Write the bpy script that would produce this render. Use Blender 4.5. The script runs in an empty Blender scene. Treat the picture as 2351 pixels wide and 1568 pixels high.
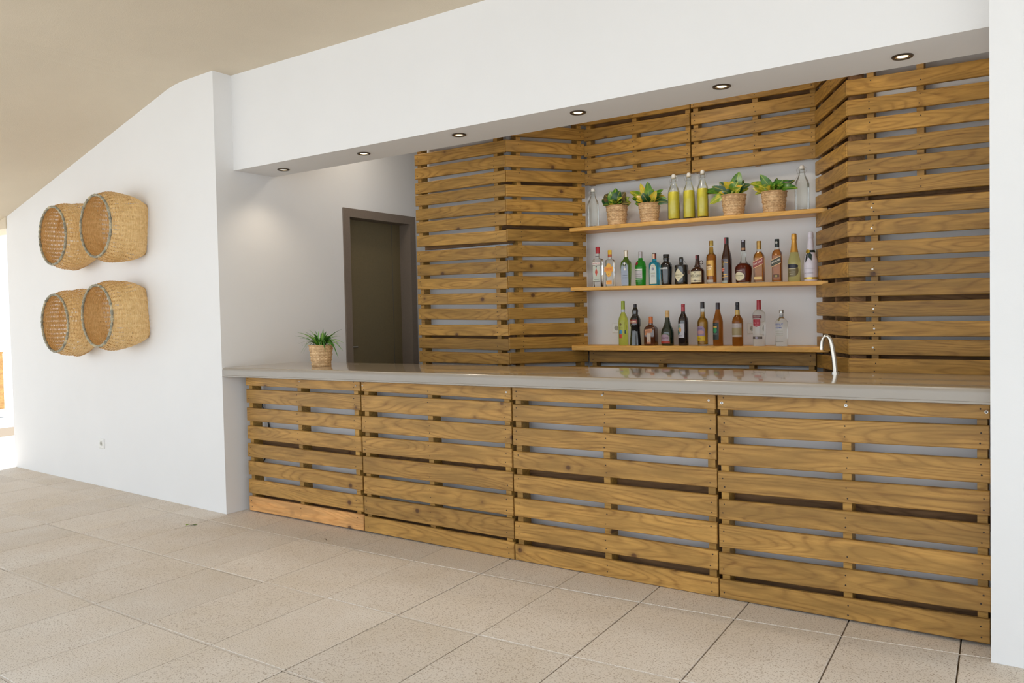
import bpy, bmesh, math, random
from mathutils import Vector, Matrix

random.seed(7)
SC = bpy.context.scene
COL = SC.collection

# ------------------------------------------------------------------ camera, sky, sun, exposure
CAM = (5.04450757, -3.84393581, 1.43076225)
YAW, PIT, ROL, FPX = 0.59535465, -0.03075130, 0.02136662, 1830.393
CX, CY = 1175.5, 784.0
ROT = Matrix.Rotation(YAW, 3, 'Z') @ Matrix.Rotation(PIT, 3, 'X') @ Matrix.Rotation(ROL, 3, 'Y')
cd = bpy.data.cameras.new('camera')
cd.sensor_fit = 'HORIZONTAL'
cd.sensor_width = 36.0
cd.lens = FPX * 36.0 / 2351.0
cd.clip_start = 0.05
cam = bpy.data.objects.new('camera', cd)
COL.objects.link(cam)
r_, f_, u_ = ROT.col[0], ROT.col[1], ROT.col[2]
cam.matrix_world = Matrix(((r_[0], u_[0], -f_[0], CAM[0]), (r_[1], u_[1], -f_[1], CAM[1]), (r_[2], u_[2], -f_[2], CAM[2]), (0, 0, 0, 1)))
SC.camera = cam

W = bpy.data.worlds.new('sky')
SC.world = W
W.use_nodes = True
wn = W.node_tree
wn.nodes.clear()
wo = wn.nodes.new('ShaderNodeOutputWorld')
wb = wn.nodes.new('ShaderNodeBackground')
wb.inputs['Color'].default_value = (0.71, 0.855, 1.0, 1)
wb.inputs['Strength'].default_value = 1.10
wn.links.new(wb.outputs[0], wo.inputs[0])

sd = bpy.data.lights.new('sun', 'SUN')
sd.energy = 5.6
sd.angle = 0.02
sd.color = (1.0, 0.99, 0.97)
sun = bpy.data.objects.new('sun', sd)
COL.objects.link(sun)
sun.rotation_euler = Vector((-0.10, 0.32, 1.0)).to_track_quat('Z', 'Y').to_euler()

vs = SC.view_settings
vs.view_transform = 'Standard'
vs.look = 'None'
vs.gamma = 1.0
vs.use_curve_mapping = False
vs.exposure = 0.64
SC.cycles.use_denoising = True
SC.cycles.max_bounces = 12
SC.cycles.diffuse_bounces = 6
SC.cycles.transparent_max_bounces = 16
SC.cycles.caustics_reflective = False
SC.cycles.sample_clamp_indirect = 6.0

# ------------------------------------------------------------------ helpers
C = Vector(CAM)
def ray(u, v):
    return ROT @ Vector(((u - CX) / FPX, 1.0, -(v - CY) / FPX))
def on_axis(u, v, ax, val):
    d = ray(u, v)
    return C + d * ((val - C[ax]) / d[ax])
def on_y(u, v, y): return on_axis(u, v, 1, y)
def on_z(u, v, z): return on_axis(u, v, 2, z)
def on_x(u, v, x): return on_axis(u, v, 0, x)
def on_wall(u, v, a, b):
    d = ray(u, v)
    n = Vector((b[1] - a[1], -(b[0] - a[0]), 0))
    return C + d * ((Vector((a[0], a[1], 0)) - C).dot(n) / d.dot(n))

def link(o, parent=None):
    COL.objects.link(o)
    if parent is not None:
        o.parent = parent
    return o
def mesh_obj(name, verts, faces, mats, parent=None, smooth=False, fmat=None, loc=None, rotz=0.0):
    me = bpy.data.meshes.new(name)
    me.from_pydata([tuple(v) for v in verts], [], faces)
    if not isinstance(mats, (list, tuple)): mats = [mats]
    for m in mats: me.materials.append(m)
    if fmat is not None:
        me.polygons.foreach_set('material_index', fmat)
    if smooth:
        me.polygons.foreach_set('use_smooth', [True] * len(me.polygons))
        if smooth != 'all':
            me.set_sharp_from_angle(angle=math.radians(38))
    me.update()
    o = bpy.data.objects.new(name, me)
    if loc is not None: o.location = loc
    o.rotation_euler = (0, 0, rotz)
    return link(o, parent)
def empty(name, loc=(0, 0, 0), parent=None):
    o = bpy.data.objects.new(name, None)
    o.empty_display_size = 0.1
    o.location = loc
    return link(o, parent)
def tag(o, label=None, cat=None, group=None, kind=None):
    if label: o['label'] = label
    if cat: o['category'] = cat
    if group: o['group'] = group
    if kind: o['kind'] = kind
    return o

class Geo:
    def __init__(s): s.v = []; s.f = []; s.m = []
    def add(s, vs_, fs_, m=0):
        o = len(s.v); s.v += [Vector(v) for v in vs_]
        s.f += [tuple(i + o for i in f) for f in fs_]; s.m += [m] * len(fs_)
    def box(s, lo, hi, m=0):
        x0, y0, z0 = lo; x1, y1, z1 = hi
        s.add([(x0, y0, z0), (x1, y0, z0), (x1, y1, z0), (x0, y1, z0), (x0, y0, z1), (x1, y0, z1), (x1, y1, z1), (x0, y1, z1)],
              [(0, 3, 2, 1), (4, 5, 6, 7), (0, 1, 5, 4), (1, 2, 6, 5), (2, 3, 7, 6), (3, 0, 4, 7)], m)
    def prism(s, poly, z0, z1, m=0):
        n = len(poly)
        a = sum(poly[i][0] * poly[(i + 1) % n][1] - poly[(i + 1) % n][0] * poly[i][1] for i in range(n))
        if a < 0: poly = poly[::-1]
        s.add([(p[0], p[1], z0) for p in poly] + [(p[0], p[1], z1) for p in poly],
              [tuple(range(n - 1, -1, -1)), tuple(range(n, 2 * n))] + [(i, (i + 1) % n, n + (i + 1) % n, n + i) for i in range(n)], m)
    def tube(s, pts, r, n=8, m=0, caps=True):
        pts = [Vector(p) for p in pts]; rs = r if isinstance(r, (list, tuple)) else [r] * len(pts)
        t = (pts[1] - pts[0]).normalized(); up = Vector((0, 0, 1)) if abs(t.z) < .9 else Vector((1, 0, 0))
        nrm = t.cross(up).normalized(); V = []
        for i, p in enumerate(pts):
            t2 = (pts[min(i + 1, len(pts) - 1)] - pts[max(i - 1, 0)])
            if t2.length > 1e-9: t = t2.normalized()
            nrm = (nrm - t * nrm.dot(t)).normalized(); b = t.cross(nrm)
            V += [p + (nrm * math.cos(2 * math.pi * k / n) + b * math.sin(2 * math.pi * k / n)) * rs[i] for k in range(n)]
        F = [(i * n + k, i * n + (k + 1) % n, (i + 1) * n + (k + 1) % n, (i + 1) * n + k) for i in range(len(pts) - 1) for k in range(n)]
        if caps: F += [tuple(range(n - 1, -1, -1)), tuple((len(pts) - 1) * n + k for k in range(n))]
        s.add(V, F, m)
    def obj(s, name, mats, parent=None, smooth=False, loc=None, rotz=0.0):
        return mesh_obj(name, s.v, s.f, mats, parent, smooth, s.m, loc, rotz)

# ------------------------------------------------------------------ materials
class Mat:
    def __init__(s, name):
        s.m = bpy.data.materials.new(name); s.m.use_nodes = True
        s.t = s.m.node_tree; s.n = s.t.nodes; s.b = s.n['Principled BSDF']; s.out = s.n['Material Output']
    def new(s, t, **kw):
        n = s.n.new(t)
        for k, v in kw.items():
            if k in n.inputs: n.inputs[k].default_value = v
            else: setattr(n, k, v)
        return n
    def link(s, a, b): s.t.links.new(a, b)
    def coords(s, scale=(1, 1, 1), rnd=True, kind='Object'):
        tc = s.new('ShaderNodeTexCoord')
        src = tc.outputs[kind]
        if rnd:
            oi = s.new('ShaderNodeObjectInfo')
            mu = s.new('ShaderNodeMath', operation='MULTIPLY'); mu.inputs[1].default_value = 37.0
            s.link(oi.outputs['Random'], mu.inputs[0])
            cb = s.new('ShaderNodeCombineXYZ')
            for i in range(3): s.link(mu.outputs[0], cb.inputs[i])
            ad = s.new('ShaderNodeVectorMath', operation='ADD')
            s.link(src, ad.inputs[0]); s.link(cb.outputs[0], ad.inputs[1]); src = ad.outputs[0]
            s.rnd = oi.outputs['Random']
        mp = s.new('ShaderNodeMapping'); mp.inputs['Scale'].default_value = scale
        s.link(src, mp.inputs['Vector'])
        return mp.outputs[0]
    def noise(s, vec, scale, detail=4, rough=.6, dist=0):
        n = s.new('ShaderNodeTexNoise'); n.inputs['Scale'].default_value = scale
        n.inputs['Detail'].default_value = detail; n.inputs['Roughness'].default_value = rough; n.inputs['Distortion'].default_value = dist
        s.link(vec, n.inputs['Vector']); return n.outputs['Fac']
    def ramp(s, fac, stops, interp='LINEAR'):
        r = s.new('ShaderNodeValToRGB'); e = r.color_ramp.elements; r.color_ramp.interpolation = interp
        while len(e) < len(stops): e.new(0.5)
        for el, (p, c) in zip(e, stops):
            el.position = p; el.color = (*c, 1) if len(c) == 3 else c
        s.link(fac, r.inputs[0]); return r.outputs[0]
    def mix(s, fac, a, b, mode='MIX'):
        m = s.new('ShaderNodeMix', data_type='RGBA', blend_type=mode)
        for sock, val in ((m.inputs[0], fac), (m.inputs[6], a), (m.inputs[7], b)):
            if hasattr(val, 'links'): s.link(val, sock)
            elif isinstance(val, (int, float)): sock.default_value = val
            else: sock.default_value = (*val, 1)
        return m.outputs[2]
    def bump(s, h, strength=.3, dist=.002):
        b = s.new('ShaderNodeBump'); b.inputs['Strength'].default_value = strength; b.inputs['Distance'].default_value = dist
        s.link(h, b.inputs['Height']); s.link(b.outputs[0], s.b.inputs['Normal'])
    def base(s, c):
        if hasattr(c, 'links'): s.link(c, s.b.inputs['Base Color'])
        else: s.b.inputs['Base Color'].default_value = (*c, 1)
    def set(s, **kw):
        for k, v in kw.items(): s.b.inputs[k.replace('_', ' ')].default_value = v
        return s

def hexc(h):
    o = []
    for i in (0, 2, 4):
        c = int(h[i:i + 2], 16) / 255; o.append(c / 12.92 if c <= .04045 else ((c + .055) / 1.055) ** 2.4)
    return tuple(o)

def flat(name, col, rough=.5, metal=0.0, var=.06, **kw):
    m = Mat(name)
    c = hexc(col) if isinstance(col, str) else col
    v = m.coords((1, 1, 1), rnd=False)
    n = m.noise(v, 60, 2)
    m.base(m.ramp(n, [(0.2, tuple(x * (1 - var) for x in c)), (0.8, tuple(min(1, x * (1 + var)) for x in c))]))
    m.set(Roughness=rough, Metallic=metal, **kw)
    return m.m

def wood(name, light, dark, knot=(.085, .034, .014), rough=.45, ring=.35, bright=(.82, 1.15), knots=.62):
    m = Mat(name)
    v1 = m.coords((1.0, 9.0, 13.0))
    rnd = m.rnd
    fine = m.noise(v1, 3.0, 8, .72, 1.0)
    # growth rings: contour lines of a long soft noise give cathedral figures
    n0 = m.noise(m.coords((.75, 3.2, 5.0)), 1.25, 1.5, .45)
    mu = m.new('ShaderNodeMath', operation='MULTIPLY'); m.link(n0, mu.inputs[0]); mu.inputs[1].default_value = 120.0
    sn = m.new('ShaderNodeMath', operation='SINE'); m.link(mu.outputs[0], sn.inputs[0])
    md = m.new('ShaderNodeMath', operation='MULTIPLY_ADD'); m.link(sn.outputs[0], md.inputs[0]); md.inputs[1].default_value = .5; md.inputs[2].default_value = .5
    class wv: outputs = {'Fac': md.outputs[0]}
    blot = m.noise(m.coords((1.0, 3, 6)), 2.6, 4, .6)
    c = m.ramp(fine, [(0.37, dark), (0.49, tuple(a * .66 + b * .34 for a, b in zip(light, dark))), (0.64, tuple(a * 1.06 for a in light))])
    c2 = m.ramp(wv.outputs['Fac'], [(0.0, tuple(a * .95 + b * .05 for a, b in zip(light, dark))), (0.75, tuple(a * .65 + b * .35 for a, b in zip(light, dark))), (.92, tuple(a * .30 + b * .70 for a, b in zip(light, dark))), (1.0, tuple(a * .05 + b * .95 for a, b in zip(light, dark)))])
    c = m.mix(ring + .15, c, c2)
    c = m.mix(m.ramp(blot, [(0.38, (.62, .62, .62)), (0.60, (0, 0, 0))]), c, tuple(a * .50 for a in light))
    vo = m.new('ShaderNodeTexVoronoi', feature='F1'); vo.inputs['Scale'].default_value = 5.2
    kv = m.coords((1.0, .01, 1.15)); m.link(kv, vo.inputs['Vector'])
    sep = m.new('ShaderNodeSeparateColor'); m.link(vo.outputs['Color'], sep.inputs[0])
    gt = m.new('ShaderNodeMath', operation='GREATER_THAN'); gt.inputs[1].default_value = knots; m.link(sep.outputs[0], gt.inputs[0])
    kk = m.ramp(vo.outputs['Distance'], [(0.0, (1, 1, 1)), (0.075, (.85, .85, .85)), (0.11, (.3, .3, .3)), (0.22, (0, 0, 0))])
    km = m.new('ShaderNodeMath', operation='MULTIPLY'); m.link(kk, km.inputs[0]); m.link(gt.outputs[0], km.inputs[1])
    c = m.mix(km.outputs[0], c, knot)
    mr = m.new('ShaderNodeMapRange'); mr.inputs['To Min'].default_value = bright[0]; mr.inputs['To Max'].default_value = bright[1]
    m.link(rnd, mr.inputs[0])
    hs = m.new('ShaderNodeHueSaturation'); m.link(mr.outputs[0], hs.inputs['Value']); m.link(c, hs.inputs['Color'])
    m.base(hs.outputs[0])
    m.bump(fine, .25, .0015)
    m.set(Roughness=rough)
    m.b.inputs['Specular IOR Level'].default_value = .35
    return m.m

def plaster(name, col, bump=.15, scale=90, var=.03, rough=.85):
    m = Mat(name)
    v = m.coords((1, 1, 1), rnd=False)
    n = m.noise(v, 1.3, 4)
    m.base(m.ramp(n, [(0.3, tuple(x * (1 - var) for x in col)), (0.7, col)]))
    m.bump(m.noise(v, scale, 4), bump, .002)
    m.set(Roughness=rough)
    return m.m

M_WHITE = plaster('white_plaster', (.82, .82, .825))
M_CEIL = plaster('beige_rough_plaster', (.72, .63, .495), .9, 160, .06)
M_WOOD = wood('stained_pine', (.53, .295, .066), (.20, .092, .018))
M_WOODN = wood('fresh_pine', (.86, .46, .17), (.60, .27, .075), rough=.5, bright=(.97, 1.05), knots=.45)
M_WOODB = wood('stained_pine_bar', (.54, .30, .078), (.225, .105, .024))
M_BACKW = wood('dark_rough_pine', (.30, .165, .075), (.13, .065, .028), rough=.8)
M_SHELF = wood('oiled_shelf_pine', (.90, .50, .115), (.68, .32, .05), rough=.38, ring=.25, bright=(.97, 1.03), knots=.80)
M_NAIL = flat('nail_hole', (.035, .02, .012), .7)
M_WASH = flat('zinc_washer', (.75, .75, .74), .35, .3)

def m_tile():
    m = Mat('exposed_aggregate_tile')
    v = m.coords((1, 1, 1), rnd=True)
    big = m.noise(v, 2.2, 4)
    c = m.ramp(big, [(0.3, (.69, .605, .505)), (0.55, (.73, .655, .575)), (0.75, (.77, .71, .64))])
    sp = m.noise(v, 150, 3, .7)
    c = m.mix(m.ramp(sp, [(0.36, (.85, .85, .85)), (0.46, (0, 0, 0))]), c, (.33, .24, .16))
    sp2 = m.noise(v, 210, 2, .7)
    c = m.mix(m.ramp(sp2, [(0.60, (0, 0, 0)), (0.70, (.6, .6, .6))]), c, (.78, .70, .60))
    mr = m.new('ShaderNodeMapRange'); mr.inputs['To Min'].default_value = .95; mr.inputs['To Max'].default_value = 1.05
    m.link(m.rnd, mr.inputs[0])
    hs = m.new('ShaderNodeHueSaturation'); m.link(mr.outputs[0], hs.inputs['Value']); m.link(c, hs.inputs['Color'])
    m.base(hs.outputs[0]); m.bump(sp, .35, .0015); m.set(Roughness=.75)
    return m.m
M_TILE = m_tile()
M_JOINT = plaster('dark_joint', (.20, .15, .10), .3, 200)
M_PALE = plaster('pale_beige', (.70, .62, .54), .3, 200)
M_GROUND = plaster('outdoor_paving', (.58, .575, .56), .3, 30, .15)

def m_concrete():
    m = Mat('polished_concrete')
    v = m.coords((1, 1, 1), rnd=False)
    n = m.noise(m.coords((.6, 3, 3), rnd=False), 3, 5)
    c = m.ramp(n, [(0.3, (.30, .235, .16)), (0.7, (.37, .30, .215))])
    m.base(c); m.bump(m.noise(v, 6, 4), .05, .004)
    m.set(Roughness=.16); m.b.inputs['Coat Weight'].default_value = .7; m.b.inputs['Coat Roughness'].default_value = .07
    return m.m
M_CONC = m_concrete()
M_CONCE = plaster('concrete_edge', (.36, .32, .275), .15, 60, .12, .3)
M_DOOR = flat('dark_brown_lacquer', (.19, .148, .078), .5)
M_DOORF = flat('brown_grey_lacquer', (.21, .165, .13), .5)
M_STEEL = flat('brushed_steel', (.55, .53, .50), .3, 1.0)
M_CHROME = flat('polished_chrome', (.46, .43, .38), .08, 1.0, .01)
M_PLASTIC = flat('white_plastic', (.80, .80, .78), .3)
M_DARKPL = flat('dark_hole', (.12, .115, .11), .5)
M_BLACKC = flat('black_cable', (.02, .02, .022), .4)

# ------------------------------------------------------------------ the setting
def structure(o): o['kind'] = 'structure'; return o

# planes of the place
WA, WB = Vector((-.07, -.15, 0)), Vector((-3.78, .035, 0))     # face of the basket wall
ZCEIL = 3.29
HDR_Y0, HDR_Y1, HDR_Z = .01, .385, 2.58

# floor: slab plus single tiles, corners follow the slightly uneven laying
GRID = [[[-6.377,0.485],[-6.382,-0.147],[-6.349,-0.866],[-6.307,-1.609],[-6.265,-2.353]],[[-5.892,0.468],[-5.896,-0.168],[-5.874,-0.865],[-5.831,-1.608],[-5.789,-2.352]],[[-5.406,0.452],[-5.41,-0.189],[-5.397,-0.863],[-5.355,-1.607],[-5.312,-2.352]],[[-4.92,0.437],[-4.923,-0.208],[-4.921,-0.862],[-4.877,-1.606],[-4.834,-2.351]],[[-4.432,0.423],[-4.435,-0.227],[-4.443,-0.86],[-4.4,-1.605],[-4.356,-2.351]],[[-3.945,0.41],[-3.946,-0.244],[-3.955,-0.88],[-3.921,-1.604],[-3.877,-2.35]],[[-3.457,0.398],[-3.457,-0.261],[-3.465,-0.901],[-3.442,-1.603],[-3.398,-2.35]],[[-2.969,0.388],[-2.968,-0.276],[-2.974,-0.922],[-2.963,-1.602],[-2.918,-2.349]],[[-2.48,0.379],[-2.478,-0.289],[-2.483,-0.941],[-2.482,-1.601],[-2.437,-2.349]],[[-1.992,0.372],[-1.988,-0.301],[-1.991,-0.958],[-2.002,-1.6],[-1.956,-2.348]],[[-1.504,0.366],[-1.498,-0.312],[-1.499,-0.974],[-1.512,-1.614],[-1.474,-2.348]],[[-1.015,0.362],[-1.008,-0.32],[-1.007,-0.989],[-1.018,-1.635],[-0.991,-2.347]],[[-0.528,0.361],[-0.518,-0.327],[-0.515,-1.001],[-0.523,-1.654],[-0.508,-2.347]],[[-0.041,0.362],[-0.029,-0.331],[-0.024,-1.011],[-0.029,-1.672],[-0.025,-2.346]],[[0.445,0.365],[0.459,-0.333],[0.467,-1.018],[0.465,-1.686],[0.46,-2.346]],[[0.93,0.371],[0.947,-0.331],[0.957,-1.023],[0.959,-1.698],[0.945,-2.345]],[[1.413,0.38],[1.433,-0.327],[1.446,-1.024],[1.451,-1.707],[1.441,-2.362]],[[1.894,0.393],[1.916,-0.318],[1.933,-1.022],[1.942,-1.711],[1.936,-2.376]],[[2.373,0.411],[2.398,-0.306],[2.418,-1.015],[2.431,-1.711],[2.429,-2.385]],[[2.848,0.433],[2.876,-0.288],[2.899,-1.002],[2.916,-1.705],[2.92,-2.388]],[[3.319,0.461],[3.35,-0.263],[3.376,-0.982],[3.397,-1.692],[3.405,-2.383]],[[3.786,0.496],[3.818,-0.231],[3.847,-0.954],[3.871,-1.669],[3.884,-2.367]],[[4.245,0.539],[4.279,-0.189],[4.31,-0.914],[4.336,-1.632],[4.356,-2.341]],[[4.695,0.594],[4.729,-0.134],[4.76,-0.858],[4.794,-1.586],[4.846,-2.341]],[[5.134,0.663],[5.178,-0.078],[5.231,-0.831],[5.284,-1.585],[5.337,-2.34]],[[5.615,0.676],[5.668,-0.076],[5.721,-0.829],[5.774,-1.584],[5.828,-2.34]],[[6.105,0.678],[6.158,-0.074],[6.212,-0.828],[6.266,-1.583],[6.319,-2.339]],[[6.595,0.681],[6.649,-0.072],[6.703,-0.826],[6.758,-1.582],[6.812,-2.339]],[[7.087,0.683],[7.141,-0.07],[7.195,-0.825],[7.25,-1.581],[7.305,-2.338]]]
GX = [list(map(tuple, c)) for c in GRID]
for gi, col_ in enumerate(GX):
    a, b = col_[-1], col_[-2]
    for k in range(4):
        p = col_[-1]; col_.append((p[0] + (a[0] - b[0]) * .3, p[1] - .74))
    for k in range(5):
        p = col_[0]; col_.insert(0, (p[0], p[1] + .70))
floor = Geo()
floor.prism([(-7.5, 4.2), (7.6, 4.2), (7.6, -5.4), (-7.5, -5.4)], -.12, -.014)
floor = structure(floor.obj('floor', M_JOINT))
tile_n = 0
for i in range(len(GX) - 1):
    for k in range(len(GX[0]) - 1):
        if k < 5 and not (i < 7): continue          # behind the walls nothing is seen
        q = [Vector((*GX[i][k + 1], 0)), Vector((*GX[i + 1][k + 1], 0)), Vector((*GX[i + 1][k], 0)), Vector((*GX[i][k], 0))]
        cen = sum(q, Vector()) / 4
        if cen.y > 3.9 or cen.y < -5.2: continue
        dz = random.uniform(-.0010, .0008)
        V = []
        for (ins, z) in ((.0030, -.014), (.0030, -.0025), (.0058, 0.0)):
            for j, p in enumerate(q):
                d = p - cen
                sx = 1 if d.x > 0 else -1; sy = 1 if d.y > 0 else -1
                V.append(p - cen + Vector((-sx * ins, -sy * (ins + .003), z + dz)))
        F = [(0, 1, 5, 4), (1, 2, 6, 5), (2, 3, 7, 6), (3, 0, 4, 7), (4, 5, 9, 8), (5, 6, 10, 9), (6, 7, 11, 10), (7, 4, 8, 11), (8, 9, 10, 11)]
        mesh_obj('floor_tile', V, F, M_TILE, floor, loc=cen)
        # pale strip along the tile's far edge
for k in range(5, len(GX[0]) - 1):
    g = Geo()
    for i in range(len(GX) - 1):
        a, b = Vector((*GX[i][k], 0)), Vector((*GX[i + 1][k], 0))
        o = Vector((0, .0048, 0))
        g.add([a - o + Vector((0, 0, -.0018)), b - o + Vector((0, 0, -.0018)), b + o + Vector((0, 0, -.0018)), a + o + Vector((0, 0, -.0018))], [(0, 1, 2, 3)])
    g.obj('pale_joint', M_PALE, floor)

g = Geo(); g.box((-60, -60, -.2), (60, 60, -.125)); tag(structure(g.obj('ground', M_GROUND)))

# wall with the baskets: outline of its top follows the ceiling
def wl(u, v): return on_wall(u, v, WA, WB)
pk = wl(400, 212); pe = wl(22, 492)
wdir = (WB - WA).normalized(); wn_ = Vector((wdir.y, -wdir.x, 0))
if wn_.y < 0: wn_ = -wn_                                    # points into the wall
top_pts = [(WA, ZCEIL + .2), (Vector((pk.x, pk.y, 0)), pk.z + .1), (WB, pe.z + .1)]
prof = [(0.0, 0.0), ((WB - WA).length, 0.0), ((WB - WA).length, pe.z + .12), ((Vector((pk.x, pk.y, 0)) - WA).length, ZCEIL + .12), (0.0, ZCEIL + .12)]
TH = .30
V = [WA + wdir * s_ + Vector((0, 0, z)) for s_, z in prof] + [WA + wdir * s_ + wn_ * TH + Vector((0, 0, z)) for s_, z in prof]
n = len(prof)
for i_ in (n, 2 * n - 1): V[i_].x = -.07; V[i_].y = .15
F = [tuple(range(n)), tuple(range(2 * n - 1, n - 1, -1))] + [(i, n + i, n + (i + 1) % n, (i + 1) % n) for i in range(n)]
structure(mesh_obj('wall_left', V, F, M_WHITE))

# niche side wall with the door opening (plane x = XJ)
XJ = -.07
DY0, DY1, DZ = 1.115, 2.06, 2.415
g = Geo()
g.box((XJ - .28, .15, 0), (XJ, DY0, ZCEIL + .1))
g.box((XJ - .28, DY1, 0), (XJ, 2.75, ZCEIL + .1))
g.box((XJ - .28, DY0, DZ), (XJ, DY1, ZCEIL + .1))
structure(g.obj('wall_side', M_WHITE))
g = Geo(); g.box((XJ - .28, 2.75, 0), (5.4, 2.95, ZCEIL + .1)); structure(g.obj('wall_corridor', M_WHITE))

# door: frame, leaf, handle
door = empty('door_1', (XJ, DY0, 0)); structure(door)
g = Geo()
fw = .075
g.box((-.17, 0, 0), (.014, fw, DZ)); g.box((-.17, DY1 - DY0 - fw, 0), (.014, DY1 - DY0, DZ)); g.box((-.17, fw, DZ - fw), (.014, DY1 - DY0 - fw, DZ))
g.obj('door_frame', M_DOORF, door)
g = Geo()
g.box((-.165, fw, .01), (-.125, DY1 - DY0 - fw, DZ - fw))
g.box((-.126, fw + .68, .01), (-.1235, fw + .684, DZ - fw), 1)
g.obj('door_leaf', [M_DOOR, M_DARKPL], door)
hz = 1.19
g = Geo()
g.tube([(-.125, fw + .035, hz), (-.085, fw + .035, hz)], .011, 10)
g.tube([(-.085, fw + .030, hz), (-.085, fw + .15, hz)], .009, 10)
g.tube([(-.125, fw + .035, hz), (-.119, fw + .035, hz)], .024, 14)
g.obj('door_handle', M_STEEL, door, smooth=True)

# back wall of the recess: straight, with canted returns behind the angled pallets
LPY, RPY, BPY = 1.308, 1.29, 1.934
PA, PB, PD, PE = Vector((1.531, 1.308, 0)), Vector((1.889, 1.934, 0)), Vector((3.691, 1.934, 0)), Vector((4.025, 1.29, 0))
YB_ = 2.05
poly = [(.60, 2.6), (.60, 1.445), (1.455, 1.445), (1.83, YB_), (3.765, YB_), (4.10, 1.425), (4.9, 1.425), (4.9, 2.6)]
g = Geo(); g.prism(poly, 0, ZCEIL + .1); structure(g.obj('wall_back', M_WHITE))
g = Geo(); g.prism([(-.4, .2), (5.2, .2), (5.2, 3.0), (-.4, 3.0)], ZCEIL, ZCEIL + .1); structure(g.obj('ceiling_recess', M_WHITE))

# right pillar
g = Geo(); g.box((4.842, -.155, 0), (9.6, 2.6, ZCEIL + .2)); structure(g.obj('wall_right', M_WHITE))

# header beam over the bar
g = Geo(); g.box((XJ - .05, HDR_Y0, HDR_Z), (4.9, HDR_Y1, ZCEIL + .1)); structure(g.obj('wall_header', M_WHITE))

# white wall closing the bar below the counter; gap light painted as paler, bluer plaster
g = Geo(); g.box((XJ - .02, .150, 0), (4.83, .25, 1.03)); structure(g.obj('wall_counter', plaster('gap_light_plaster', (.93, .93, .95))))

# ceiling: flat over the bar, sloping down to the left
sl = (ZCEIL - pe.z) / (pk.x - pe.x)
g = Geo()
xk, xe = pk.x, pe.x
zl = lambda x: ZCEIL if x > xk else ZCEIL - sl * (xk - x)
xs = [9.6, xk + .10, xk, xk - .10, xe - .35, -6.4]  # last flat stretch added past the beam, shading the basket wall from the left
zs = [ZCEIL, ZCEIL, ZCEIL - .008, zl(xk - .10), zl(xe - .35), zl(xe - .35)]
V = []
for x, z in zip(xs, zs):
    V += [(x, -4.5, z), (x, .22, z), (x, -4.5, z + .22), (x, .22, z + .22)]
F = []
for i in range(5):
    a, b = i * 4, i * 4 + 4
    F += [(a, a + 1, b + 1, b), (a + 2, b + 2, b + 3, a + 3), (a, b, b + 2, a + 2), (a + 1, a + 3, b + 3, b + 1)]
F += [(0, 2, 3, 1), (20, 21, 23, 22)]
structure(mesh_obj('ceiling', V, F, M_CEIL))
g = Geo(); zb = wl(23, 523).z
g.box((-7.4, WB.y - .01, zb), (WB.x + .02, WB.y + .26, pe.z + .25)); structure(g.obj('trim_1', M_CEIL))

# pale building added unseen behind the camera to send light into the recess
g = Geo(); g.box((-26, -19.3, -.12), (30, -19.0, 7.0)); structure(g.obj('wall_bounce', M_WHITE))

# beyond the end of the basket wall: bright courtyard wall and a pale timber post
g = Geo(); g.box((-14, 7.2, -.12), (-5.0, 7.4, 5.0)); structure(g.obj('wall_outside', M_WHITE))
pp = on_y(3, 1000, 2.6)
g = Geo(); g.box((-.12, -.05, 0), (.12, .05, 1.0)); g.box((-.13, -.055, 1.0), (.13, .055, 1.03))
post = empty('timber_post', (pp.x - .07, 2.6, -.014))
tag(post, 'pale timber post out in the bright daylight past the end of the white wall', 'post')
g.obj('post_board', M_WOODN, post)
g = Geo(); g.box((-.15, -.08, 0), (.15, .08, .04)); g.obj('post_base', M_PALE, post)

# ------------------------------------------------------------------ pallets
def slat_mesh(name, L, zL, zR, hL, hR, th, mat, parent, loc, nails=(), zc=0.0, ch=.0035):
    """board along local x, front face at y=0; zL/zR tops at its two ends; nails = distances from its left end"""
    x0, x1 = -L / 2, L / 2
    def ringv(y, ins):
        return [(x0 + ins, y, zL - hL + ins), (x1 - ins, y, zR - hR + ins), (x1 - ins, y, zR - ins), (x0 + ins, y, zL - ins)]
    V = ringv(0, ch) + ringv(ch, 0) + ringv(th, 0)
    F = [(0, 1, 2, 3)]
    for a in (0, 4):
        F += [(a + (j + 1) % 4, a + j, a + 4 + j, a + 4 + (j + 1) % 4) for j in range(4)]
    F.append((11, 10, 9, 8))
    m = [0] * len(F)
    for d in nails:
        for fr in (.27, .73):
            if random.random() < .12: continue
            t = min(max(d / L, .01), .99)
            zb = (zL - hL) * (1 - t) + (zR - hR) * t; h = hL * (1 - t) + hR * t
            cx = x0 + d + random.uniform(-.007, .007); cz = zb + h * fr + random.uniform(-.008, .008); r = random.uniform(.0030, .0044)
            o = len(V)
            V += [(cx + r * math.cos(a * math.pi / 3), -.0006, cz + r * math.sin(a * math.pi / 3)) for a in range(6)]
            F.append(tuple(o + j for j in range(6))); m.append(1)
    return mesh_obj(name, V, F, [mat, M_NAIL], parent, False, m, loc)

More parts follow.
